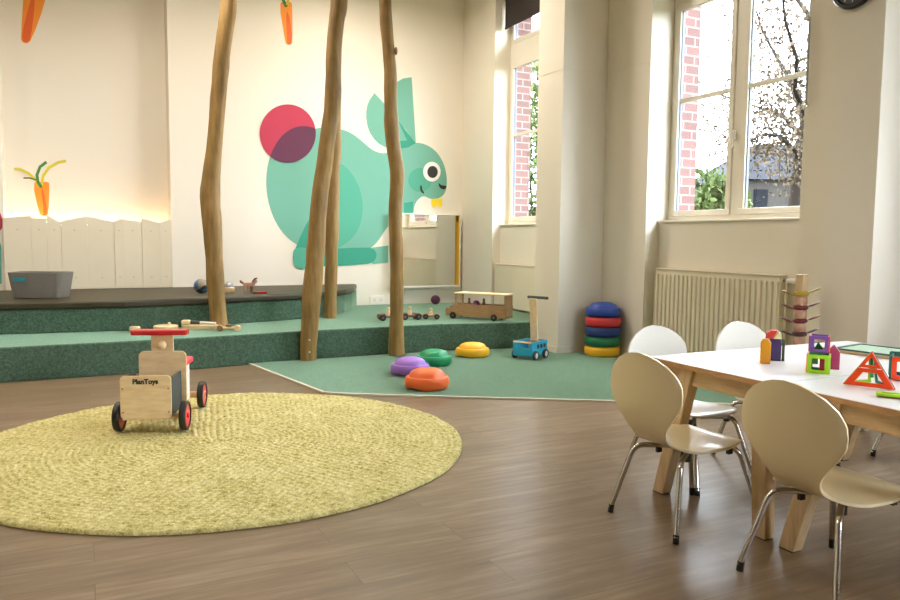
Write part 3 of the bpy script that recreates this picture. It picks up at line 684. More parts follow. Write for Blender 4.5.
# flat game board
g0, g1 = at_z(836, 341, TZ+.018), at_z(905, 349, TZ+.018); h0 = at_z(832, 352, TZ)
bd = thing('game_board', 'flat pale green game board with dark green rim at the far table end', 'game', h0, 0)
dd = (g1-g0).normalized(); dd = Vector((dd.x, dd.y, 0)).normalized(); nn = Vector((-dd.y, dd.x, 0)); wd = min(.30, (g0-h0).dot(nn)); 
def P2(s, t_): v = dd*s+nn*t_; return (v.x, v.y)
LN = .62
MB().prism([P2(0, 0), P2(LN, 0), P2(LN, wd), P2(0, wd)], .0, .014).build('board', 'tablewh', bd, False, .002)
MB().prism([P2(.006, .006), P2(LN-.006, .006), P2(LN-.006, wd-.006), P2(.006, wd-.006)], .014, .017).build('printed_top', 'palegreen', bd, False)
MB().ringprism([P2(0, 0), P2(LN, 0), P2(LN, wd), P2(0, wd)], [P2(.014, .014), P2(LN-.014, .014), P2(LN-.014, wd-.014), P2(.014, wd-.014)], .014, .021).build('rim', 'tdg', bd, False)
# ------------------------------------------------------------------ radiators, blind, rod, clock, mirror, socket
def radiator(label, b0, b1, a_front, z0, z1, pipe):
    r = thing('radiator', label, 'radiator', rw(0, 0), TH)
    m_ = MB(); m_.box(a_front+.012, a_front+.022, b0, b1, z0, z1); m_.box(a_front+.075, a_front+.085, b0, b1, z0, z1)
    nb = max(3, int((b1-b0)/.05)); st = (b1-b0)/nb
    for i in range(nb):
        y = b0+(i+.5)*st; m_.prism([(a_front+.012, y-st*.36), (a_front, y-st*.22), (a_front, y+st*.22), (a_front+.012, y+st*.36)], z0+.035, z1-.04)
    m_.build('panel', 'radi', r, False, .002)
    MB().box(a_front+.002, a_front+.088, b0-.004, b1+.004, z1, z1+.012).build('top_grille', 'radi', r, False, .003)
    s = MB(); s.box(a_front+.004, a_front+.086, b0-.006, b0, z0+.02, z1); s.box(a_front+.004, a_front+.086, b1, b1+.006, z0+.02, z1); s.build('side_cover', 'radi', r, False, .002)
    if pipe:
        MB().tube([(a_front+.045, b0-.006, z1-.03), (a_front+.045, b0-.035, z1-.03)], .012).build('valve_neck', 'steel', r)
        MB().tube([(a_front+.045, b0-.035, z1-.03), (a_front+.045, b0-.06, z1-.03), (a_front+.045, b0-.115, z1-.03)], [.016, .022, .02]).build('valve', 'white', r)
        MB().tube([(a_front+.045, b0-.03, z1-.03), (a_front+.045, b0-.03, .0)], .009).build('pipe', 'radi', r)
    f = MB(); 
    for y in (b0+.15, b1-.15): f.box(a_front+.03, a_front+.06, y-.012, y+.012, 0.0, z0+.02)
    f.build('foot', 'radi', r, False)
    return r
radiator('wide ribbed cream radiator under the large window behind the chairs', 3.86, 5.205, 4.64, .12, .845, True)
r1 = thing('radiator', 'smooth cream radiator in the narrow niche behind the wooden bus', 'radiator', rw(0, 0), TH)
MB().box(4.50, 4.565, 6.62, 7.9, PH+.02, .795).build('panel', 'radi', r1, False, .006)
MB().box(4.495, 4.57, 6.61, 7.905, .795, .808).build('top_grille', 'radi', r1, False, .003)
bl = thing('roller_blind', 'dark brown roller blind half lowered over the narrow window', 'blind', rw(0, 0), TH)
MB().box(4.60, 4.603, 6.5, 7.90, 3.63, 3.97).build('fabric', 'blind', bl, False)
MB().box(4.594, 4.609, 6.5, 7.905, 3.612, 3.636).build('bottom_bar', 'blind', bl, False, .003)
MB().tube([(4.62, 6.5, 3.96), (4.62, 7.9, 3.96)], .03, 16).build('roller', 'blind', bl)
rd = thing('blind_crank', 'thin grey crank rod hanging at the right side of the large window', 'crank', rw(0, 0), TH)
MB().tube([(4.56, 3.642, 3.95), (4.56, 3.642, 2.66)], .003, 6).build('cord', 'steel', rd)
MB().tube([(4.56, 3.642, 2.66), (4.56, 3.640, 2.07)], .008, 8).build('rod', 'steel', rd)
MB().tube([(4.56, 3.640, 2.07), (4.54, 3.63, 2.06), (4.53, 3.61, 2.065), (4.53, 3.60, 2.045)], .007, 8).build('crank_handle', 'chrome', rd)
ck = thing('wall_clock', 'black rimmed round wall clock cut off by the upper edge', 'clock', rw(4.08, 2.95, 2.602), TH)
RX = Matrix.Rotation(-math.pi/2, 4, 'Y')
MB().lathe([(0, .002), (.128, .002), (.14, .01), (.143, .03), (.135, .042), (.118, .044), (.112, .03), (0, .028)], 48, RX).build('rim', 'black', ck)
MB().lathe([(0, .0285), (.111, .0285), (.111, .031), (0, .031)], 48, RX).build('dial', 'black', ck)
h_ = MB(); h_.cbox((-.034, -.02, -.03), (.003, .008, .07), Matrix.Rotation(-.6, 4, 'X')); h_.cbox((-.036, .03, .02), (.003, .006, .09), Matrix.Rotation(-.9, 4, 'X')); h_.build('hand', 'white', ck)
tk = MB()
for i in range(12):
    a_ = i*math.pi/6; tk.cbox((-.0325, .095*math.sin(a_), .095*math.cos(a_)), (.002, .006, .018), Matrix.Rotation(-a_, 4, 'X'))
tk.build('hour_mark', 'steel', ck, False)
mr = thing('wall_mirror', 'square mirror box with white frame hung low below the rabbit head', 'mirror', rw(0, 0), TH)
a0, a1, z0, z1 = 3.44, 4.425, .475, 1.42; d = .085
fm = MB(); fm.box(a0, a1, BB-d, BB-.002, z1-.016, z1); fm.box(a0, a1, BB-d, BB-.002, z0, z0+.016); fm.box(a0, a0+.016, BB-d, BB-.002, z0+.016, z1-.016); fm.box(a1-.016, a1, BB-d, BB-.002, z0+.016, z1-.016)
fm.build('frame', 'white', mr, False, .002)
M['yelp'] = paint('yellow_side_paint', '#e8b424', .5, .02)
MB().box(a1-.019, a1-.0165, BB-d+.003, BB-.02, z0+.018, z1-.018).build('yellow_side', 'yelp', mr, False)
MB().box(a0+.017, a1-.020, BB-.018, BB-.012, z0+.017, z1-.017).build('mirror_glass', 'mirror', mr, False)
sk = thing('wall_socket', 'white double power socket low on the back wall between trunks', 'socket', rw(0, 0), TH)
(sa0, sz1), (sa1, sz0) = on_wall(370, 296, BB), on_wall(384, 304, BB)
MB().prism(rrect(sa0, sa1, sz0, sz1, .008), 0.001, .012, Matrix.Translation((0, BB, 0)) @ UP_XZ).build('faceplate', 'white', sk, True, .002)
for k_ in (.27, .73):
    ca = sa0+(sa1-sa0)*k_; cz = (sz0+sz1)/2
    MB().lathe([(0, .0), (.024, 0), (.024, .003), (.019, .003), (.018, .001), (0, .001)], 24, Matrix.Rotation(math.pi/2, 4, 'X'), (ca, BB-.012, cz)).build('socket_insert', 'radi', sk)
# ------------------------------------------------------------------ stepping stones
def stone(label, mat, loc, r=.165, h=.112, rz=0.0, tilt=0, flatp=False):
    s = thing('stepping_stone', label, 'stepping stone', loc, rz, 'round rubber stepping stones')
    k = h/.112
    prof = [(0, .012*k), (r*.9, .012*k), (r*.95, .004*k), (r*.985, .012*k), (r, .03*k), (r, .045*k), (r*.985, .056*k), (r*.94, .0665*k), (r*.86, .069*k), (r*.835, .066*k), (r*.815, .070*k), (r*.76, .086*k), (r*.66, .098*k), (r*.5, .106*k), (r*.28, .111*k), (0, .112*k)]
    m_ = MB().lathe(prof, 48)
    for v in m_.bm.verts:
        if v.co.z < .013*k and v.co.length > r*.85:
            a_ = math.atan2(v.co.y, v.co.x); v.co.z += .010*k*max(0, math.cos(a_*3+1.0))
        v.co.y *= .93
        v.co.z = max(v.co.z, 0.0)
    m_.build('stone_body', mat, s); return s
def stn(px, py): return at_z(px, py, .012)
OR = .158
stone('purple stepping stone behind the orange one', 'purple', at_z(410, 374, .01), .158, .140, .3)
stone('orange stepping stone nearest the carpet edge', 'orange', at_z(427, 388, .01), .164, .150, .2)
stone('green stepping stone behind the purple one', 'green', at_z(434, 364.5, .01), .156, .135, .2)
stone('yellow stepping stone against the platform step, farthest right', 'yellow', at_z(472.5, 356, .01), .160, .130, .2)
rp_ = at_z(602, 355, .01)
def ring_block(label, mat, z, r=.168, h=.094):
    s = thing('stacked_stepping_stone', label, 'stepping stone', (rp_.x, rp_.y, z), .4, 'stepping stones stacked in the wall corner')
    MB().lathe([(0, .012), (r*.86, .010), (r*.93, .004), (r*.985, .014), (r, .035), (r, .058), (r*.975, .076), (r*.92, .088), (r*.8, h-.001), (0, h-.001)], 48).build('stone_body', mat, s); return s
ring_block('yellow stepping stone at the bottom of the corner stack', 'yellow', .011)
ring_block('green stepping stone second from the bottom of the corner stack', 'dgreen', .104)
ring_block('dark blue stepping stone in the middle of the corner stack', 'navy', .197)
ring_block('red stepping stone under the top of the corner stack', 'dred', .290)
s = stone('bright blue domed stepping stone topping the corner stack', 'blue', (rp_.x, rp_.y, .383), .170, .135, .4)
# ------------------------------------------------------------------ wheels helper
def wheel(name, parent, c, r, w, tyre, hub, axis='Y', hubr=.7):
    rot = Matrix.Rotation(-math.pi/2, 4, 'X') if axis == 'Y' else Matrix.Rotation(math.pi/2, 4, 'Y')
    ty = MB().lathe([(r*hubr, -w/2), (r*.94, -w/2), (r, -w*.3), (r, w*.3), (r*.94, w/2), (r*hubr, w/2)], 32, rot, c, True).build(name, tyre, parent)
    hb = MB().lathe([(0, -w*.55), (r*.16, -w*.55), (r*.18, -w*.4), (r*(hubr+.02), -w*.35), (r*(hubr+.02), w*.35), (r*.18, w*.4), (r*.16, w*.62), (0, w*.62)], 32, rot, c).build('hub', hub, ty)
    return ty
# ------------------------------------------------------------------ ride-on walker wagon on the rug
wz = .021
Lf = Vector((-1.833, 4.04, 0)); Rf = Vector((-1.475, 4.07, 0)); mid = (Lf+Rf)/2
rzw = math.atan2((Rf-Lf).y, (Rf-Lf).x)+.10
wg = thing('toy_wagon', 'wooden ride-on toy wagon with red wheels standing on the round rug', 'toy wagon', (mid.x+.010, mid.y-.01, wz), rzw-.06)
# local: x right, y away, front panel at -y
pw = .134
MB().prism(rrect(-pw, pw, .075, .312, .022), .0, .014, Matrix.Translation((-.018, -.055, 0.008)) @ UP_XZ).build('front_panel', 'toyw', wg, True, .002)
MB().box(pw-.036, pw-.024, -.055, .20, .078, .30).build('side_panel', 'slate', wg, False, .002)
MB().box(-pw-.020, -pw-.008, -.055, .20, .078, .30).build('side_panel', 'slate', wg, False, .002)
MB().box(-pw-.01, pw-.02, -.055, .20, .075, .087).build('bottom_board', 'toyw', wg, False)
x0 = .006
bp_ = rrect(-.142, .142, .08, .445, .03)
bk = MB(); bk.prism([(x0+x, y) for x, y in rrect(-.132, .132, .08, .415, .03)], 0, .016, Matrix.Translation((0, .215, 0)) @ UP_XZ)
bk.prism([(x0+x, y) for x, y in ((-.062, .41), (.062, .41), (.062, .43), (.062, .52), (-.062, .52), (-.062, .43))], 0.0005, .0155, Matrix.Translation((0, .215, 0)) @ UP_XZ)
bk.build('back_board', 'toyw', wg, True, .002)
MB().sphere((x0, .190, .452), .026, 12).build('knob', 'toyw', wg)
MB().prism(rrect(x0-.165, x0+.145, .16, .24, .012), .512, .542).build('handlebar', 'red', wg, True, .006)
MB().box(-.02, .02, .232, .56, .10, .13).build('frame_beam', 'toyw', wg, False, .003)
MB().box(.092, .107, .232, .42, .095, .315).build('seat_post', 'white', wg, False, .003)
MB().box(-.10, -.085, .232, .42, .095, .315).build('seat_post', 'white', wg, False, .003)
MB().prism(rrect(-.10, .128, .235, .47, .04), .315, .345).build('seat', 'redw', wg, True, .008)
MB().tube([(-.17, .0, .083), (.165, .0, .083)], .013).build('axle', 'toyw', wg)
MB().tube([(-.14, .565, .083), (.17, .565, .083)], .021).build('axle', 'toyw', wg)
MB().box(-.03, .03, .50, .60, .07, .105).build('axle_block', 'toyw', wg, False, .004)
for c_ in ((-.178, 0, .083), (.172, 0, .083), (-.15, .565, .083), (.150, .565, .083)): wheel('wheel', wg, c_, .083, .036, 'black', 'redw', 'X', .79)
tx = bpy.data.curves.new('lettering', 'FONT'); tx.body = 'PlanToys'; tx.size = .037; tx.extrude = .0008; tx.offset = .0016; tx.align_x = 'CENTER'
to = bpy.data.objects.new('lettering', tx); C.objects.link(to)
dg = bpy.context.evaluated_depsgraph_get(); mesh = bpy.data.meshes.new_from_object(to.evaluated_get(dg)); bpy.data.objects.remove(to)
mesh.materials.clear(); mesh.materials.append(M['mblack']); to = bpy.data.objects.new('lettering', mesh); C.objects.link(to); to.parent = wg
to.location = (-.018, -.0705, .277); to.rotation_euler = (math.pi/2, 0, 0); to.scale = (1.0, 1, 1)
sc = MB()
for x in (-pw-.004, pw-.032):
    for z in (.12, .25): sc.sphere((x, -.0695, z), .0045, 6)
sc.build('screw', 'toyb', wg)
# ------------------------------------------------------------------ blue walker van with handle
p = at_z(528, 361.5, .01); q = at_z(546, 358, .01)
vn = thing('toy_walker', 'small turquoise toy van walker with an upright wooden handle on the carpet', 'toy van', (p.x, p.y, .011), TH+.12+.35)
vn.scale = (1.06, 1.06, 1.06); vn.location = at_z(530, 358, .01); vn.location.z = .011
# local: x along the van's length to the far right, front face at -x ... built facing -y/left
L_, Wd = .27, .19
bdv = MB(); 
bdv.box(-L_/2, L_/2, -Wd/2, -Wd/2+.012, .03, .155); bdv.box(-L_/2, L_/2, Wd/2-.012, Wd/2, .03, .155); bdv.box(-L_/2, L_/2, -Wd/2, Wd/2, .03, .045)
bdv.box(L_/2-.012, L_/2, -Wd/2, Wd/2, .03, .155); bdv.box(-L_/2, -L_/2+.012, -Wd/2, Wd/2, .03, .105)
for y in (-1, 1): bdv.box(-L_/2, -L_/2+.012, y*(Wd/2-.012)-.012, y*(Wd/2-.012)+.012, .105, .155)
bdv.build('van_body', 'cyan', vn, False, .003)
MB().box(-L_/2-.002, -L_/2+.014, -Wd/2+.004, Wd/2-.004, .145, .158).build('windscreen_bar', 'toyw', vn, False, .002)
wn = MB()
for k_ in range(3):
    for s_ in (-1, 1): wn.prism(rrect(-.045+k_*.055, -.012+k_*.055, .095, .13, .006), -.001, .0012, Matrix.Translation((0, s_*(Wd/2), 0)) @ UP_XZ)
wn.build('side_window', 'black', vn)
MB().box(.05, .10, -.05, .05, .045, .15).build('handle_base', 'toyd', vn, False, .003)
hd = MB(); hd.box(-.035, .035, -.009, .009, 0, .42, Matrix.Translation((.075, 0, .10)) @ Matrix.Rotation(math.pi/2, 4, 'Z') @ Matrix.Rotation(-.10, 4, 'X')); hd.build('handle_post', 'toyw', vn, False, .003)
MB().tube([(.115, -.10, .522), (.115, .10, .522)], .013, 14).build('handle_bar', 'slate', vn)
for c_ in ((-.08, -.105, .04), (-.08, .105, .04), (.085, -.105, .04), (.085, .105, .04)): wheel('wheel', vn, c_, .04, .022, 'slate', 'white', 'Y', .62)
# ------------------------------------------------------------------ wooden bus on the platform
bp0 = at_z(446, 318, PH); bp1 = at_z(506, 322, PH); dv = (bp1-bp0); LB = dv.length
bs = thing('toy_bus', 'large natural wood toy bus with open roof posts on the platform', 'toy bus', (bp0.x, bp0.y, PH+.001), math.atan2(dv.y, dv.x))
WB = .17
body = MB(); body.prism([(0, .03), (LB, .03), (LB, .158), (.10, .158), (.085, .12), (.0, .105)], 0, .014, UP_XZ); body.prism([(0, .03), (LB, .03), (LB, .158), (.10, .158), (.085, .12), (.0, .105)], -WB, -WB+.014, UP_XZ)
body.box(0, LB, 0, WB, .03, .045); body.box(LB-.014, LB, 0, WB, .03, .158); body.box(0, .014, 0, WB, .03, .105); body.box(0, .09, 0, WB, .10, .112); body.box(.085, .098, 0, WB, .105, .158)
body.build('bus_body', 'toyd', bs, False, .003)
MB().box(.10, LB+.004, -.006, WB+.006, .262, .278).build('roof', 'toyw', bs, False, .004)
for x in (.105, LB-.024):
    for y in (.0, WB-.018): MB().box(x, x+.02, y, y+.018, .158, .262).build('roof_post', 'toyd', bs, False, .002)
MB().box(LB-.012, LB-.004, .02, WB-.02, .158, .262).build('rear_panel', 'toyd', bs, False, .002)
MB().box(-.012, .0, .01, WB-.01, .035, .06).build('bumper', 'toyb', bs, False, .003)
MB().prism(rrect(.02, .075, .10, .125, .008), -.13, -.04, UP_XZ).build('bonnet_block', 'toyb', bs, True, .003)
for x in (.23, .40): MB().lathe([(0, 0), (.016, 0), (.016, .03), (.009, .04), (.014, .052), (.012, .065), (0, .072)], 16, None, (x, WB*.5, .150)).build('peg_passenger', 'toyb', bs)
for x in (.09, LB-.13):
    for y in (-.012, WB+.012): wheel('wheel', bs, (x, y, .036), .036, .02, 'black', 'toyb', 'Y', .4)
MB().prism(rrect(.17, .215, .075, .09, .004), .0, .0012, UP_XZ).build('badge', 'toyb', bs)
bl_ = MB().sphere((0, 0, .0), .038, 12); bo = bl_.build('small_ball', 'blue', None); bo.location = bs.matrix_basis @ Vector((.31, WB*.55, .0455+.098)); bo.location.z = PH+.001+.158
tag(bo, 'small red and blue ball sitting inside the wooden bus', 'ball')
M['redblue'] = paint('redblue', '#c0304a', .4); 
t_ = NT('striped_ball'); g_ = t_.add('ShaderNodeTexWave'); g_.inputs['Scale'].default_value = 9; g_.inputs['Distortion'].default_value = 1; v_ = coords(t_); t_.ln(v_, g_.inputs['Vector'])
t_.ln(t_.mix(t_.math('GREATER_THAN', g_.outputs['Fac'], .5), lin('#c8304a'), lin('#3550b0')), t_.b.inputs['Base Color']); bo.data.materials.clear(); bo.data.materials.append(t_.m)
# support for the ball: a seat block in the bus
MB().box(.27, .35, WB*.3, WB*.8, .045, .119).build('seat_block', 'toyd', bs, False, .002)
# ------------------------------------------------------------------ balls, small cars, basket, toys
pb = at_z(435.5, 304.5, PH); o = MB().sphere((0, 0, 0), .060, 16).build('knitted_ball', 'violet', None); o.location = (pb.x, pb.y, PH+.061); tag(o, 'dark violet ball on the platform below the mirror', 'ball')
def car(label, x, y, s=1.0, rz=0.0, bmat='toyd', fig='toyw'):
    p = at_z(x, y, PH); c = thing('toy_car', label, 'toy car', (p.x, p.y, PH+.001), rz, 'little wooden cars on the platform')
    MB().prism([(-.085*s, .02*s), (.085*s, .02*s), (.088*s, .035*s), (.06*s, .05*s), (.03*s, .052*s), (.02*s, .038*s), (-.02*s, .038*s), (-.035*s, .058*s), (-.08*s, .05*s)], -.035*s, .035*s, UP_XZ).build('car_body', bmat, c, True, .004*s)
    MB().lathe([(0, 0), (.014*s, 0), (.013*s, .03*s), (.008*s, .035*s), (.014*s, .046*s), (.012*s, .06*s), (0, .066*s)], 14, None, (0, 0, .038*s)).build('driver', fig, c)
    for cx in (-.052, .055):
        for cy in (-.042, .042): wheel('wheel', c, (cx*s, cy*s, .025*s), .025*s, .016*s, 'black', 'toyb', 'Y', .4)
    return c
car('brown toy car half hidden left of the rightmost trunk', 388.5, 320.5, 1.35, .3, 'toyb')
car('two tone toy car with black wheels just right of the rightmost trunk', 410, 319.5, 1.35, .35, 'toyb')
car('light brown toy racing car standing alone on the platform', 431, 319, 1.1, 0.05)
bkt = thing('felt_basket', 'grey felt basket with teal handle slot on the dark bench pad', 'basket', tuple(at_z(43, 295.5, BT)), .03)
bkt.location = at_z(42, 297.5, BT); bkt.scale = (.86, .86, 1.12)
def bask():
    m_ = MB(); n = 40
    def sec(hx, hy, z, k=.35):
        out = []
        for i in range(n):
            a_ = 2*math.pi*i/n; c_, s_ = math.cos(a_), math.sin(a_)
            out.append(Vector((hx*math.copysign(abs(c_)**k, c_), hy*math.copysign(abs(s_)**k, s_), z)))
        return out
    rings = [sec(.235, .14, .002), sec(.245, .15, .006), sec(.255, .157, .06), sec(.27, .165, .13), sec(.285, .175, .205), sec(.281, .171, .207), sec(.262, .158, .13), sec(.235, .14, .012)]
    V = [[m_.bm.verts.new(p_) for p_ in r_] for r_ in rings]
    for A_, B_ in zip(V, V[1:]):
        for j in range(n): m_.bm.faces.new((A_[j], B_[j], B_[(j+1) % n], A_[(j+1) % n]))
    m_.bm.faces.new(V[0][::-1]); m_.bm.faces.new(V[-1]); return m_
bask().build('basket_body', 'felt', bkt)
hm = MB().prism(rrect(-.20, -.07, .135, .165, .014), .157, .180, UP_XZ).build('handle_slot', 'teal', bkt, True)
# patterned ball and rattle
pb = at_z(201.5, 293.3, BT); t_ = NT('patchwork_ball'); v_ = coords(t_); vo = t_.add('ShaderNodeTexVoronoi'); vo.inputs['Scale'].default_value = 16; t_.ln(v_, vo.inputs['Vector'])
sx_ = t_.add('ShaderNodeSeparateColor'); t_.ln(vo.outputs['Color'], sx_.inputs[0]); r_ = t_.add('ShaderNodeValToRGB'); r_.color_ramp.interpolation = 'CONSTANT'
r_.color_ramp.elements[0].color = lin('#8e8468'); r_.color_ramp.elements[1].position = .4; r_.color_ramp.elements[1].color = lin('#3f6fa8'); e3 = r_.color_ramp.elements.new(.7); e3.color = lin('#2c3c40')
t_.ln(sx_.outputs[0], r_.inputs[0]); t_.ln(r_.outputs[0], t_.b.inputs['Base Color'])
o = MB().sphere((0, 0, 0), .074, 18).build('patterned_ball', t_.m); o.location = (pb.x, pb.y, BT+.074); tag(o, 'blue and beige patterned ball left of the leftmost trunk', 'ball')
pr = at_z(229, 292.5, BT); rt = thing('drum_rattle', 'small pale wooden drum with a shiny dome right of the leftmost trunk', 'toy', tuple(pr), 0)
MB().lathe([(0, 0), (.055, 0), (.06, .01), (.06, .05), (.05, .055), (0, .055)], 28).build('base', 'toyw', rt)
MB().lathe([(.046, .055), (.045, .075), (.03, .098), (.012, .108), (0, .11)], 28).build('dome', 'steel', rt)
ph = at_z(249, 292, BT); hs = thing('wooden_pony', 'small pinkish wooden pony with dark mane on the bench pad', 'toy', tuple(ph), .0)
t_ = M['pony'] = paint('pony_wood', '#c49a84', .5, .1, 20)
b_ = MB(); b_.prism([(-.055, .055), (-.045, .048), (.035, .05), (.05, .062), (.07, .095), (.085, .10), (.088, .118), (.068, .135), (.05, .128), (.03, .098), (-.045, .098), (-.06, .085)], -.022, .022, UP_XZ); b_.build('pony_body', 'pony', hs, True, .008)
b_ = MB(); b_.prism([(.04, .118), (.055, .138), (.075, .15), (.088, .142), (.07, .13), (.05, .112), (.035, .095)], -.026, .026, UP_XZ); b_.build('mane', 'toyb', hs, True, .003)
MB().tube([(-.055, 0, .088), (-.082, 0, .105), (-.09, 0, .12)], [.010, .014, .006]).build('tail', 'toyb', hs)
for x in (-.04, .03):
    for y in (-.016, .016): MB().tube([(x, y, .06), (x-.004, y, .001)], [.013, .010]).build('leg', 'toyb' if x > 0 else 'pony', hs)
pk = at_z(258, 293.5, BT); o = thing('red_stick_toy', 'short red and dark stick lying beside the wooden pony', 'toy', tuple(pk), .05)
MB().tube([(.0, 0, .013), (.09, 0, .013)], .012, 10).build('red_end', 'red', o); MB().tube([(-.055, 0, .013), (-.0005, 0, .013)], .012, 10).build('dark_end', 'toyb', o)
# toys on the step behind the wagon
pa = at_z(200, 329.5, PH); o = thing('wooden_boat', 'cream and natural wooden ring-shaped toy on the step at the left trunk foot', 'toy', tuple(pa), .14)
MB().ringprism([(x*1.0, y) for x, y in ell(0, 0, .16, .055, 36)], ell(.01, 0, .12, .030, 36), .001, .042).build('hull', 'toyw', o, True, .004)
MB().cbox((-.12, 0, .065), (.075, .07, .045)).build('bow_block', 'toyw', o, True, .012)
MB().tube([(-.08, -.0, .07), (-.0, 0, .062)], .016, 10).build('dark_paddle', 'slate', o); MB().tube([(0, 0, .062), (.14, 0, .054)], .013, 10).build('white_paddle', 'white', o)
pa = at_z(229, 331.5, PH); o = thing('wooden_bone_toy', 'small light wooden toy with knobbed ends in front of the leftmost trunk', 'toy', tuple(pa), .05)
MB().tube([(-.07, 0, .03), (.07, 0, .03)], .014, 12).build('bar', 'toyw', o)
for x, m__ in ((-.075, 'toyd'), (.075, 'toyw')): MB().lathe([(0, -.028), (.026, -.026), (.03, 0), (.026, .026), (0, .028)], 18, Matrix.Rotation(math.pi/2, 4, 'X'), (x, 0, .0305)).build('knob', m__, o)
MB().cbox((.0, .0, .056), (.05, .03, .022)).build('saddle', 'toyd', o, True, .006)
pa = at_z(166, 331, PH); o = thing('wooden_tambour', 'round wooden drum with knob on the step behind the red handlebar', 'toy', tuple(pa), 0)
MB().lathe([(0, .0), (.10, 0), (.104, .01), (.104, .045), (.10, .05), (0, .05)], 32).build('drum_body', 'toyw', o)
MB().lathe([(0, .05), (.008, .05), (.008, .056), (.014, .066), (.01, .078), (0, .08)], 14, None, (.03, 0, 0)).build('knob', 'toyw', o)
pa = at_z(135, 332.5, PH); o = MB().lathe([(0, 0), (.042, 0), (.045, .008), (.045, .045), (.04, .052), (0, .052)], 24).build('wooden_puck', 'toyw'); o.location = (pa.x, pa.y, PH+.0005); tag(o, 'small round wooden block on the step left of the drum', 'block')
# ------------------------------------------------------------------ leaf tower at the far wall
(ta, tz) = (0, 0)
tp_ = at_y(802, 345, 1); 
twr = thing('marble_leaf_tower', 'tall wooden toy tower with pairs of yellow and red leaves beside the radiator', 'toy tower', rw(3.945, 3.115, 0), TH)
rr0 = rw(3.945, 3.115, 0); 
MB().box(-.026, .026, -.026, .026, .02, .905).build('post', 'tablew', twr, False, .004)
MB().lathe([(0, 0), (.118, 0), (.122, .01), (.118, .02), (0, .02)], 32).build('base', 'toyw', twr)
M['maroon'] = paint('maroon_leaf', '#6e1f24', .4, .05); M['oleaf'] = paint('olive_yellow_leaf', '#b59a2c', .4, .05); M['dmar'] = paint('dark_plum_leaf', '#48202a', .4, .05)
vd = math.atan2(rr0.y, rr0.x)-TH; rgt = vd-math.pi/2
lv = [(.786, 'oleaf'), (.702, 'maroon'), (.620, 'maroon'), (.538, 'dmar'), (.455, 'dmar'), (.37, 'maroon'), (.285, 'dmar')]
for i, (z, mt) in enumerate(lv):
    MB().lathe([(0, -.014), (.034, -.014), (.043, -.006), (.043, .006), (.034, .014), (0, .014)], 24, None, (0, 0, z)).build('disc', mt, twr)
    for s_ in (-1, 1):
        a_ = rgt if s_ > 0 else rgt+math.pi
        w_ = .048 + .0*i; ln_ = .084+.006*(i % 3)
        p0 = Vector((math.cos(a_)*.035, math.sin(a_)*.035, z+(.004 if s_ > 0 else -.012))); p1 = Vector((math.cos(a_)*ln_, math.sin(a_)*ln_, z+(.042 if s_ > 0 else .016)))
        b_ = MB(); b_.lathe([(0, -.006), (.02, -.005), (.028, 0), (.02, .005), (0, .006)], 16, Matrix.Rotation(a_, 4, 'Z') @ Matrix.Rotation(-.45 if s_ > 0 else -.4, 4, 'Y') @ Matrix.Diagonal((1.5, .8, 1, 1)), (p0+p1)/2+Vector((math.cos(a_), math.sin(a_), .0))*.012)
        b_.build('leaf', mt, twr)
    if i < 4:
        MB().lathe([(0, -.03), (.028, -.028), (.036, -.012), (.036, .012), (.028, .028), (0, .03)], 20, None, (0.0, 0, z-.043)).build('bead', 'pony', twr)
# ------------------------------------------------------------------ ceiling lamps
def lamp(a, b, power):
    l = thing('ceiling_lamp', 'round white ceiling lamp above the room', 'lamp', rw(a, b, CEIL), TH, 'ceiling lamps')
    MB().lathe([(0, -.002), (.32, -.002), (.32, -.07), (.30, -.075)], 40).build('housing', 'white', l)
    MB().lathe([(0, -.076), (.30, -.076), (.30, -.082), (0, -.084)], 40).build('diffuser', 'lamp', l)
    d_ = bpy.data.lights.new('lamp_light', 'AREA'); d_.shape = 'DISK'; d_.size = .6; d_.spread = 2.9; d_.energy = power; d_.color = (1, .90, .79)
    lo_ = bpy.data.objects.new('lamp_light', d_); C.objects.link(lo_); lo_.parent = l; lo_.location = (0, 0, -.10); lo_.name = 'lamp_light'
for a_, b_, e_ in ((-2.7, 6.3, 48), (.5, 6.7, 54), (2.7, 7.1, 72), (-1.8, 3.4, 45)): lamp(a_, b_, e_)
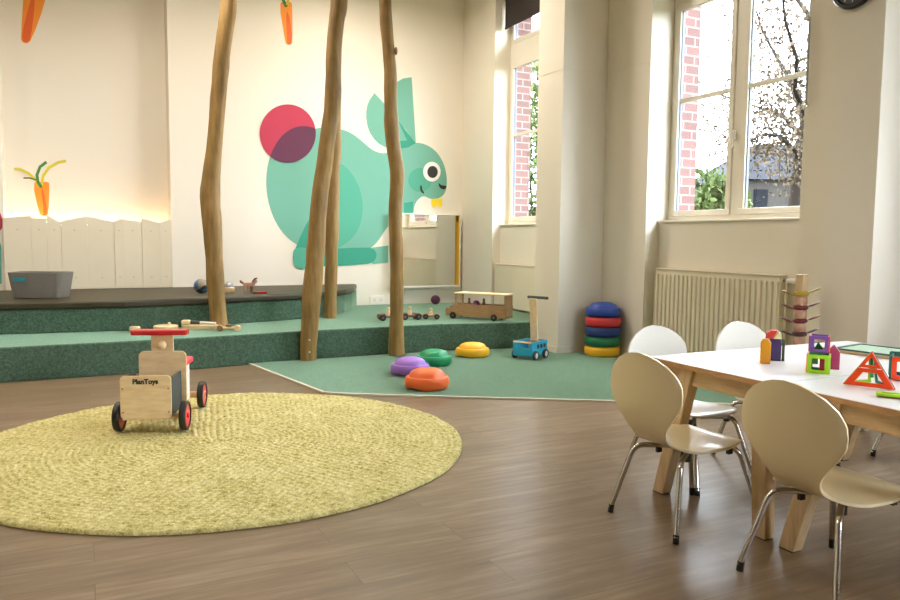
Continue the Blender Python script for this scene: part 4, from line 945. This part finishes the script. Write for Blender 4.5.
# ------------------------------------------------------------------ outdoors
g = MB().box(-60, 120, -80, 120, -.9, -.7); o = g.build('garden_ground', 'grass', None, False, rot=RZ); tag(o, 'pale garden ground outside beyond the windows', 'ground'); 
def far(x, y, Y): return at_y(x, y, Y)
tb_ = far(797, 215, 11.0); tb_.z = -.7
def limb_tree():
    rnd = random.Random(11); t_ = thing('garden_tree', 'bare autumn tree outside the large window', 'tree', tb_); tk_ = MB(); tips = []
    def L(pix, r0, r1):
        pts = [far(x, y, 11.0+dy)-tb_ for x, y, dy in pix]; n = len(pts)
        tk_.tube(pts, [r0+(r1-r0)*i/(n-1) for i in range(n)], 8); return pts
    trunk_ = [Vector((0, 0, 0))]+[far(x, y, 11.0)-tb_ for x, y in ((797, 205), (799, 180), (803, 152), (806, 120), (815, 80), (822, 20), (828, -60))]
    tk_.tube(trunk_, [.16, .125, .11, .105, .085, .07, .05, .03], 12)
    subs = [([(801, 160, 0), (793, 148, -.3), (780, 136, -.6), (765, 134, -.8), (748, 141, -1)], .035, .012), ([(805, 125, 0), (797, 100, .4), (790, 80, .7), (778, 60, 1), (762, 30, 1.2), (750, -10, 1.3)], .05, .012),
            ([(806, 115, 0), (795, 90, -.6), (797, 60, -1), (785, 20, -1.4), (780, -30, -1.6)], .04, .012), ([(804, 140, 0), (785, 118, .6), (760, 108, 1.1), (735, 100, 1.6), (712, 92, 1.9)], .035, .008),
            ([(802, 155, 0), (780, 155, .8), (752, 152, 1.4), (730, 140, 2.0), (715, 128, 2.2)], .028, .008), ([(812, 90, 0), (835, 60, -.5), (860, 30, -.8)], .05, .015), ([(820, 30, 0), (790, -10, .3), (760, -50, .5)], .04, .01)]
    for pix, a_, b_ in subs:
        P_ = L(pix, a_, b_)
        for k_ in range(1, len(P_)):
            for q_ in range(5):
                p_ = P_[k_-1].lerp(P_[k_], rnd.random()); d_ = Vector((rnd.uniform(-1, 1), rnd.uniform(-1, 1), rnd.uniform(-.7, .9))).normalized()*rnd.uniform(.25, .8)
                m1 = p_+d_*.5+Vector((0, 0, rnd.uniform(-.06, .06))); tk_.tube([p_, m1, p_+d_], [.009, .006, .003], 4, False); tips += [m1, p_+d_, p_+d_*.8]
    tk_.build('branches', 'outbark', t_)
    f = MB()
    for i in range(6500):
        c_ = rnd.choice(tips)+Vector((rnd.gauss(0, .2), rnd.gauss(0, .3), rnd.gauss(0, .2))); s_ = rnd.uniform(.02, .045)
        e_ = euler(rnd.uniform(0, 6), rnd.uniform(0, 6), rnd.uniform(0, 6)); vs_ = [f.bm.verts.new(c_+e_ @ Vector(v)) for v in ((-s_, 0, 0), (0, -s_*.6, 0), (s_, 0, 0), (0, s_*.6, .2*s_))]; f.bm.faces.new(vs_)
    f.build('foliage', 'leafb', t_, False)
limb_tree()
def bush(label, base, r, h, n, seed, mt='leafg', name='garden_bush'):
    rnd = random.Random(seed); t_ = thing(name, label, 'bush', base); f = MB(); st = MB()
    for i in range(12):
        a_ = rnd.uniform(0, 6.28); st.tube([(0, 0, 0), (math.cos(a_)*r*.3, math.sin(a_)*r*.3, h*.5), (math.cos(a_)*r*.6, math.sin(a_)*r*.6, h*.85)], [.03, .02, .008], 5)
    st.build('stems', 'outbark', t_)
    for i in range(n):
        u_ = rnd.uniform(-1, 1); a_ = rnd.uniform(0, 6.28); k_ = rnd.uniform(.55, 1.0)
        c_ = Vector((math.cos(a_)*math.sqrt(1-u_*u_)*r*k_, math.sin(a_)*math.sqrt(1-u_*u_)*r*k_, h*.55+u_*h*.5*k_)); c_ *= 1+.18*noise.noise(c_*2.5); c_.z = max(.02, c_.z)
        s_ = rnd.uniform(.05, .10); e_ = euler(rnd.uniform(0, 6), rnd.uniform(0, 6), rnd.uniform(0, 6)); vs_ = [f.bm.verts.new(c_+e_ @ Vector(v)) for v in ((-s_, 0, 0), (0, -s_*.6, 0), (s_, 0, 0), (0, s_*.6, .2*s_))]; f.bm.faces.new(vs_)
    f.build('foliage', mt, t_, False); return t_
pb = far(716, 200, 13.5); bush('round green bush seen through the left pane of the large window', (pb.x, pb.y, -.7), .75, 3.0, 4200, 3)
pb = far(541, 150, 19); bush('dark green shrub seen through the narrow window', (pb.x, pb.y, -.7), .9, 6.5, 5000, 4)
def house():
    c = far(778, 190, 34); h = thing('distant_house', 'pale house with a grey slate roof far outside the large window', 'house', (c.x, c.y, -.7), TH-.35)
    MB().box(-3.2, 3.2, -2.5, 2.5, 0, 4.4).build('house_wall', 'house', h, False)
    m_ = MB(); vs_ = [m_.bm.verts.new(v) for v in ((-3.5, -2.8, 4.4), (3.5, -2.8, 4.4), (3.5, 2.8, 4.4), (-3.5, 2.8, 4.4), (-1.2, 0, 6.2), (2.2, 0, 6.2))]
    for f_ in ((3, 2, 1, 0), (0, 1, 5, 4), (1, 2, 5), (2, 3, 4, 5), (3, 0, 4)): m_.bm.faces.new([vs_[q] for q in f_])
    m_.build('roof', 'slateroof', h, False)
    for x in (-2.2, -.6, 1.0, 2.4): MB().box(x-.3, x+.3, -2.55, -2.505, 3.0, 4.0).build('house_window', 'darkpane', h, False)
house()
for i, (x, y, Y) in enumerate(((747, 207, 29), (772, 208, 24), (806, 208, 27), (700, 207, 32))):
    pb = far(x, y, Y); bush(['low green hedge shrub in front of the distant house, left part', 'low green hedge shrub before the middle of the distant house', 'low green hedge shrub right of the outdoor tree trunk', 'far green shrub behind the round garden bush'][i], (pb.x, pb.y, -.7), (.8, .7, .7, 1.0)[i], 2.2, 1500, 20+i, name='hedge_shrub')
# ------------------------------------------------------------------ separate countable pieces of a part
def split_loose(o):
    bm = bmesh.new(); bm.from_mesh(o.data); bm.verts.ensure_lookup_table(); seen = set(); isl = []
    for v in bm.verts:
        if v.index in seen: continue
        st_, grp = [v], []; seen.add(v.index)
        while st_:
            q_ = st_.pop(); grp.append(q_.index)
            for e_ in q_.link_edges:
                w_ = e_.other_vert(q_)
                if w_.index not in seen: seen.add(w_.index); st_.append(w_)
        isl.append(set(grp))
    if len(isl) > 1:
        for k_, g_ in enumerate(isl):
            b2 = bm.copy(); bmesh.ops.delete(b2, geom=[v for v in b2.verts if v.index not in g_], context='VERTS')
            me = o.data.copy() if k_ else bpy.data.meshes.new(o.name)
            if k_ == 0:
                for mt in o.data.materials: me.materials.append(mt)
                first = me
            b2.to_mesh(me); b2.free()
            if k_: c = o.copy(); c.data = me; C.objects.link(c)
        o.data = first
    bm.free()
for o in list(C.objects):
    if o.type == 'MESH' and o.name.split('.')[0] in SPLIT: split_loose(o)
# ------------------------------------------------------------------ sky, camera, look
w = bpy.data.worlds.new('sky'); bpy.context.scene.world = w; w.use_nodes = True; bg = w.node_tree.nodes['Background']
bg.inputs[0].default_value = (.82, .91, 1.0, 1); bg.inputs[1].default_value = 20.0
cam = bpy.data.cameras.new('camera'); co = bpy.data.objects.new('camera', cam); C.objects.link(co)
cam.sensor_width = 36; cam.lens = 36*FPX/900; cam.clip_start = .05; cam.clip_end = 300
co.matrix_world = Matrix.Translation((0, 0, EYE)) @ Matrix.Rotation(math.pi/2-PITCH, 4, 'X') @ Matrix.Rotation(ROLL, 4, 'Z')
for o in list(C.objects):                        # square the room up with the world axes
    if o.parent is None: o.matrix_world = ROOM.inverted() @ o.matrix_basis
S = bpy.context.scene; S.camera = co
S.view_settings.view_transform = 'Standard'; S.view_settings.look = 'None'; S.view_settings.exposure = 0.22; S.view_settings.gamma = 1
S.view_settings.use_curve_mapping = False
S.cycles.max_bounces = 10; S.cycles.diffuse_bounces = 6; S.cycles.glossy_bounces = 4; S.cycles.transparent_max_bounces = 12
S.cycles.sample_clamp_indirect = 8; S.cycles.caustics_reflective = False; S.cycles.caustics_refractive = False
S.cycles.use_denoising = True
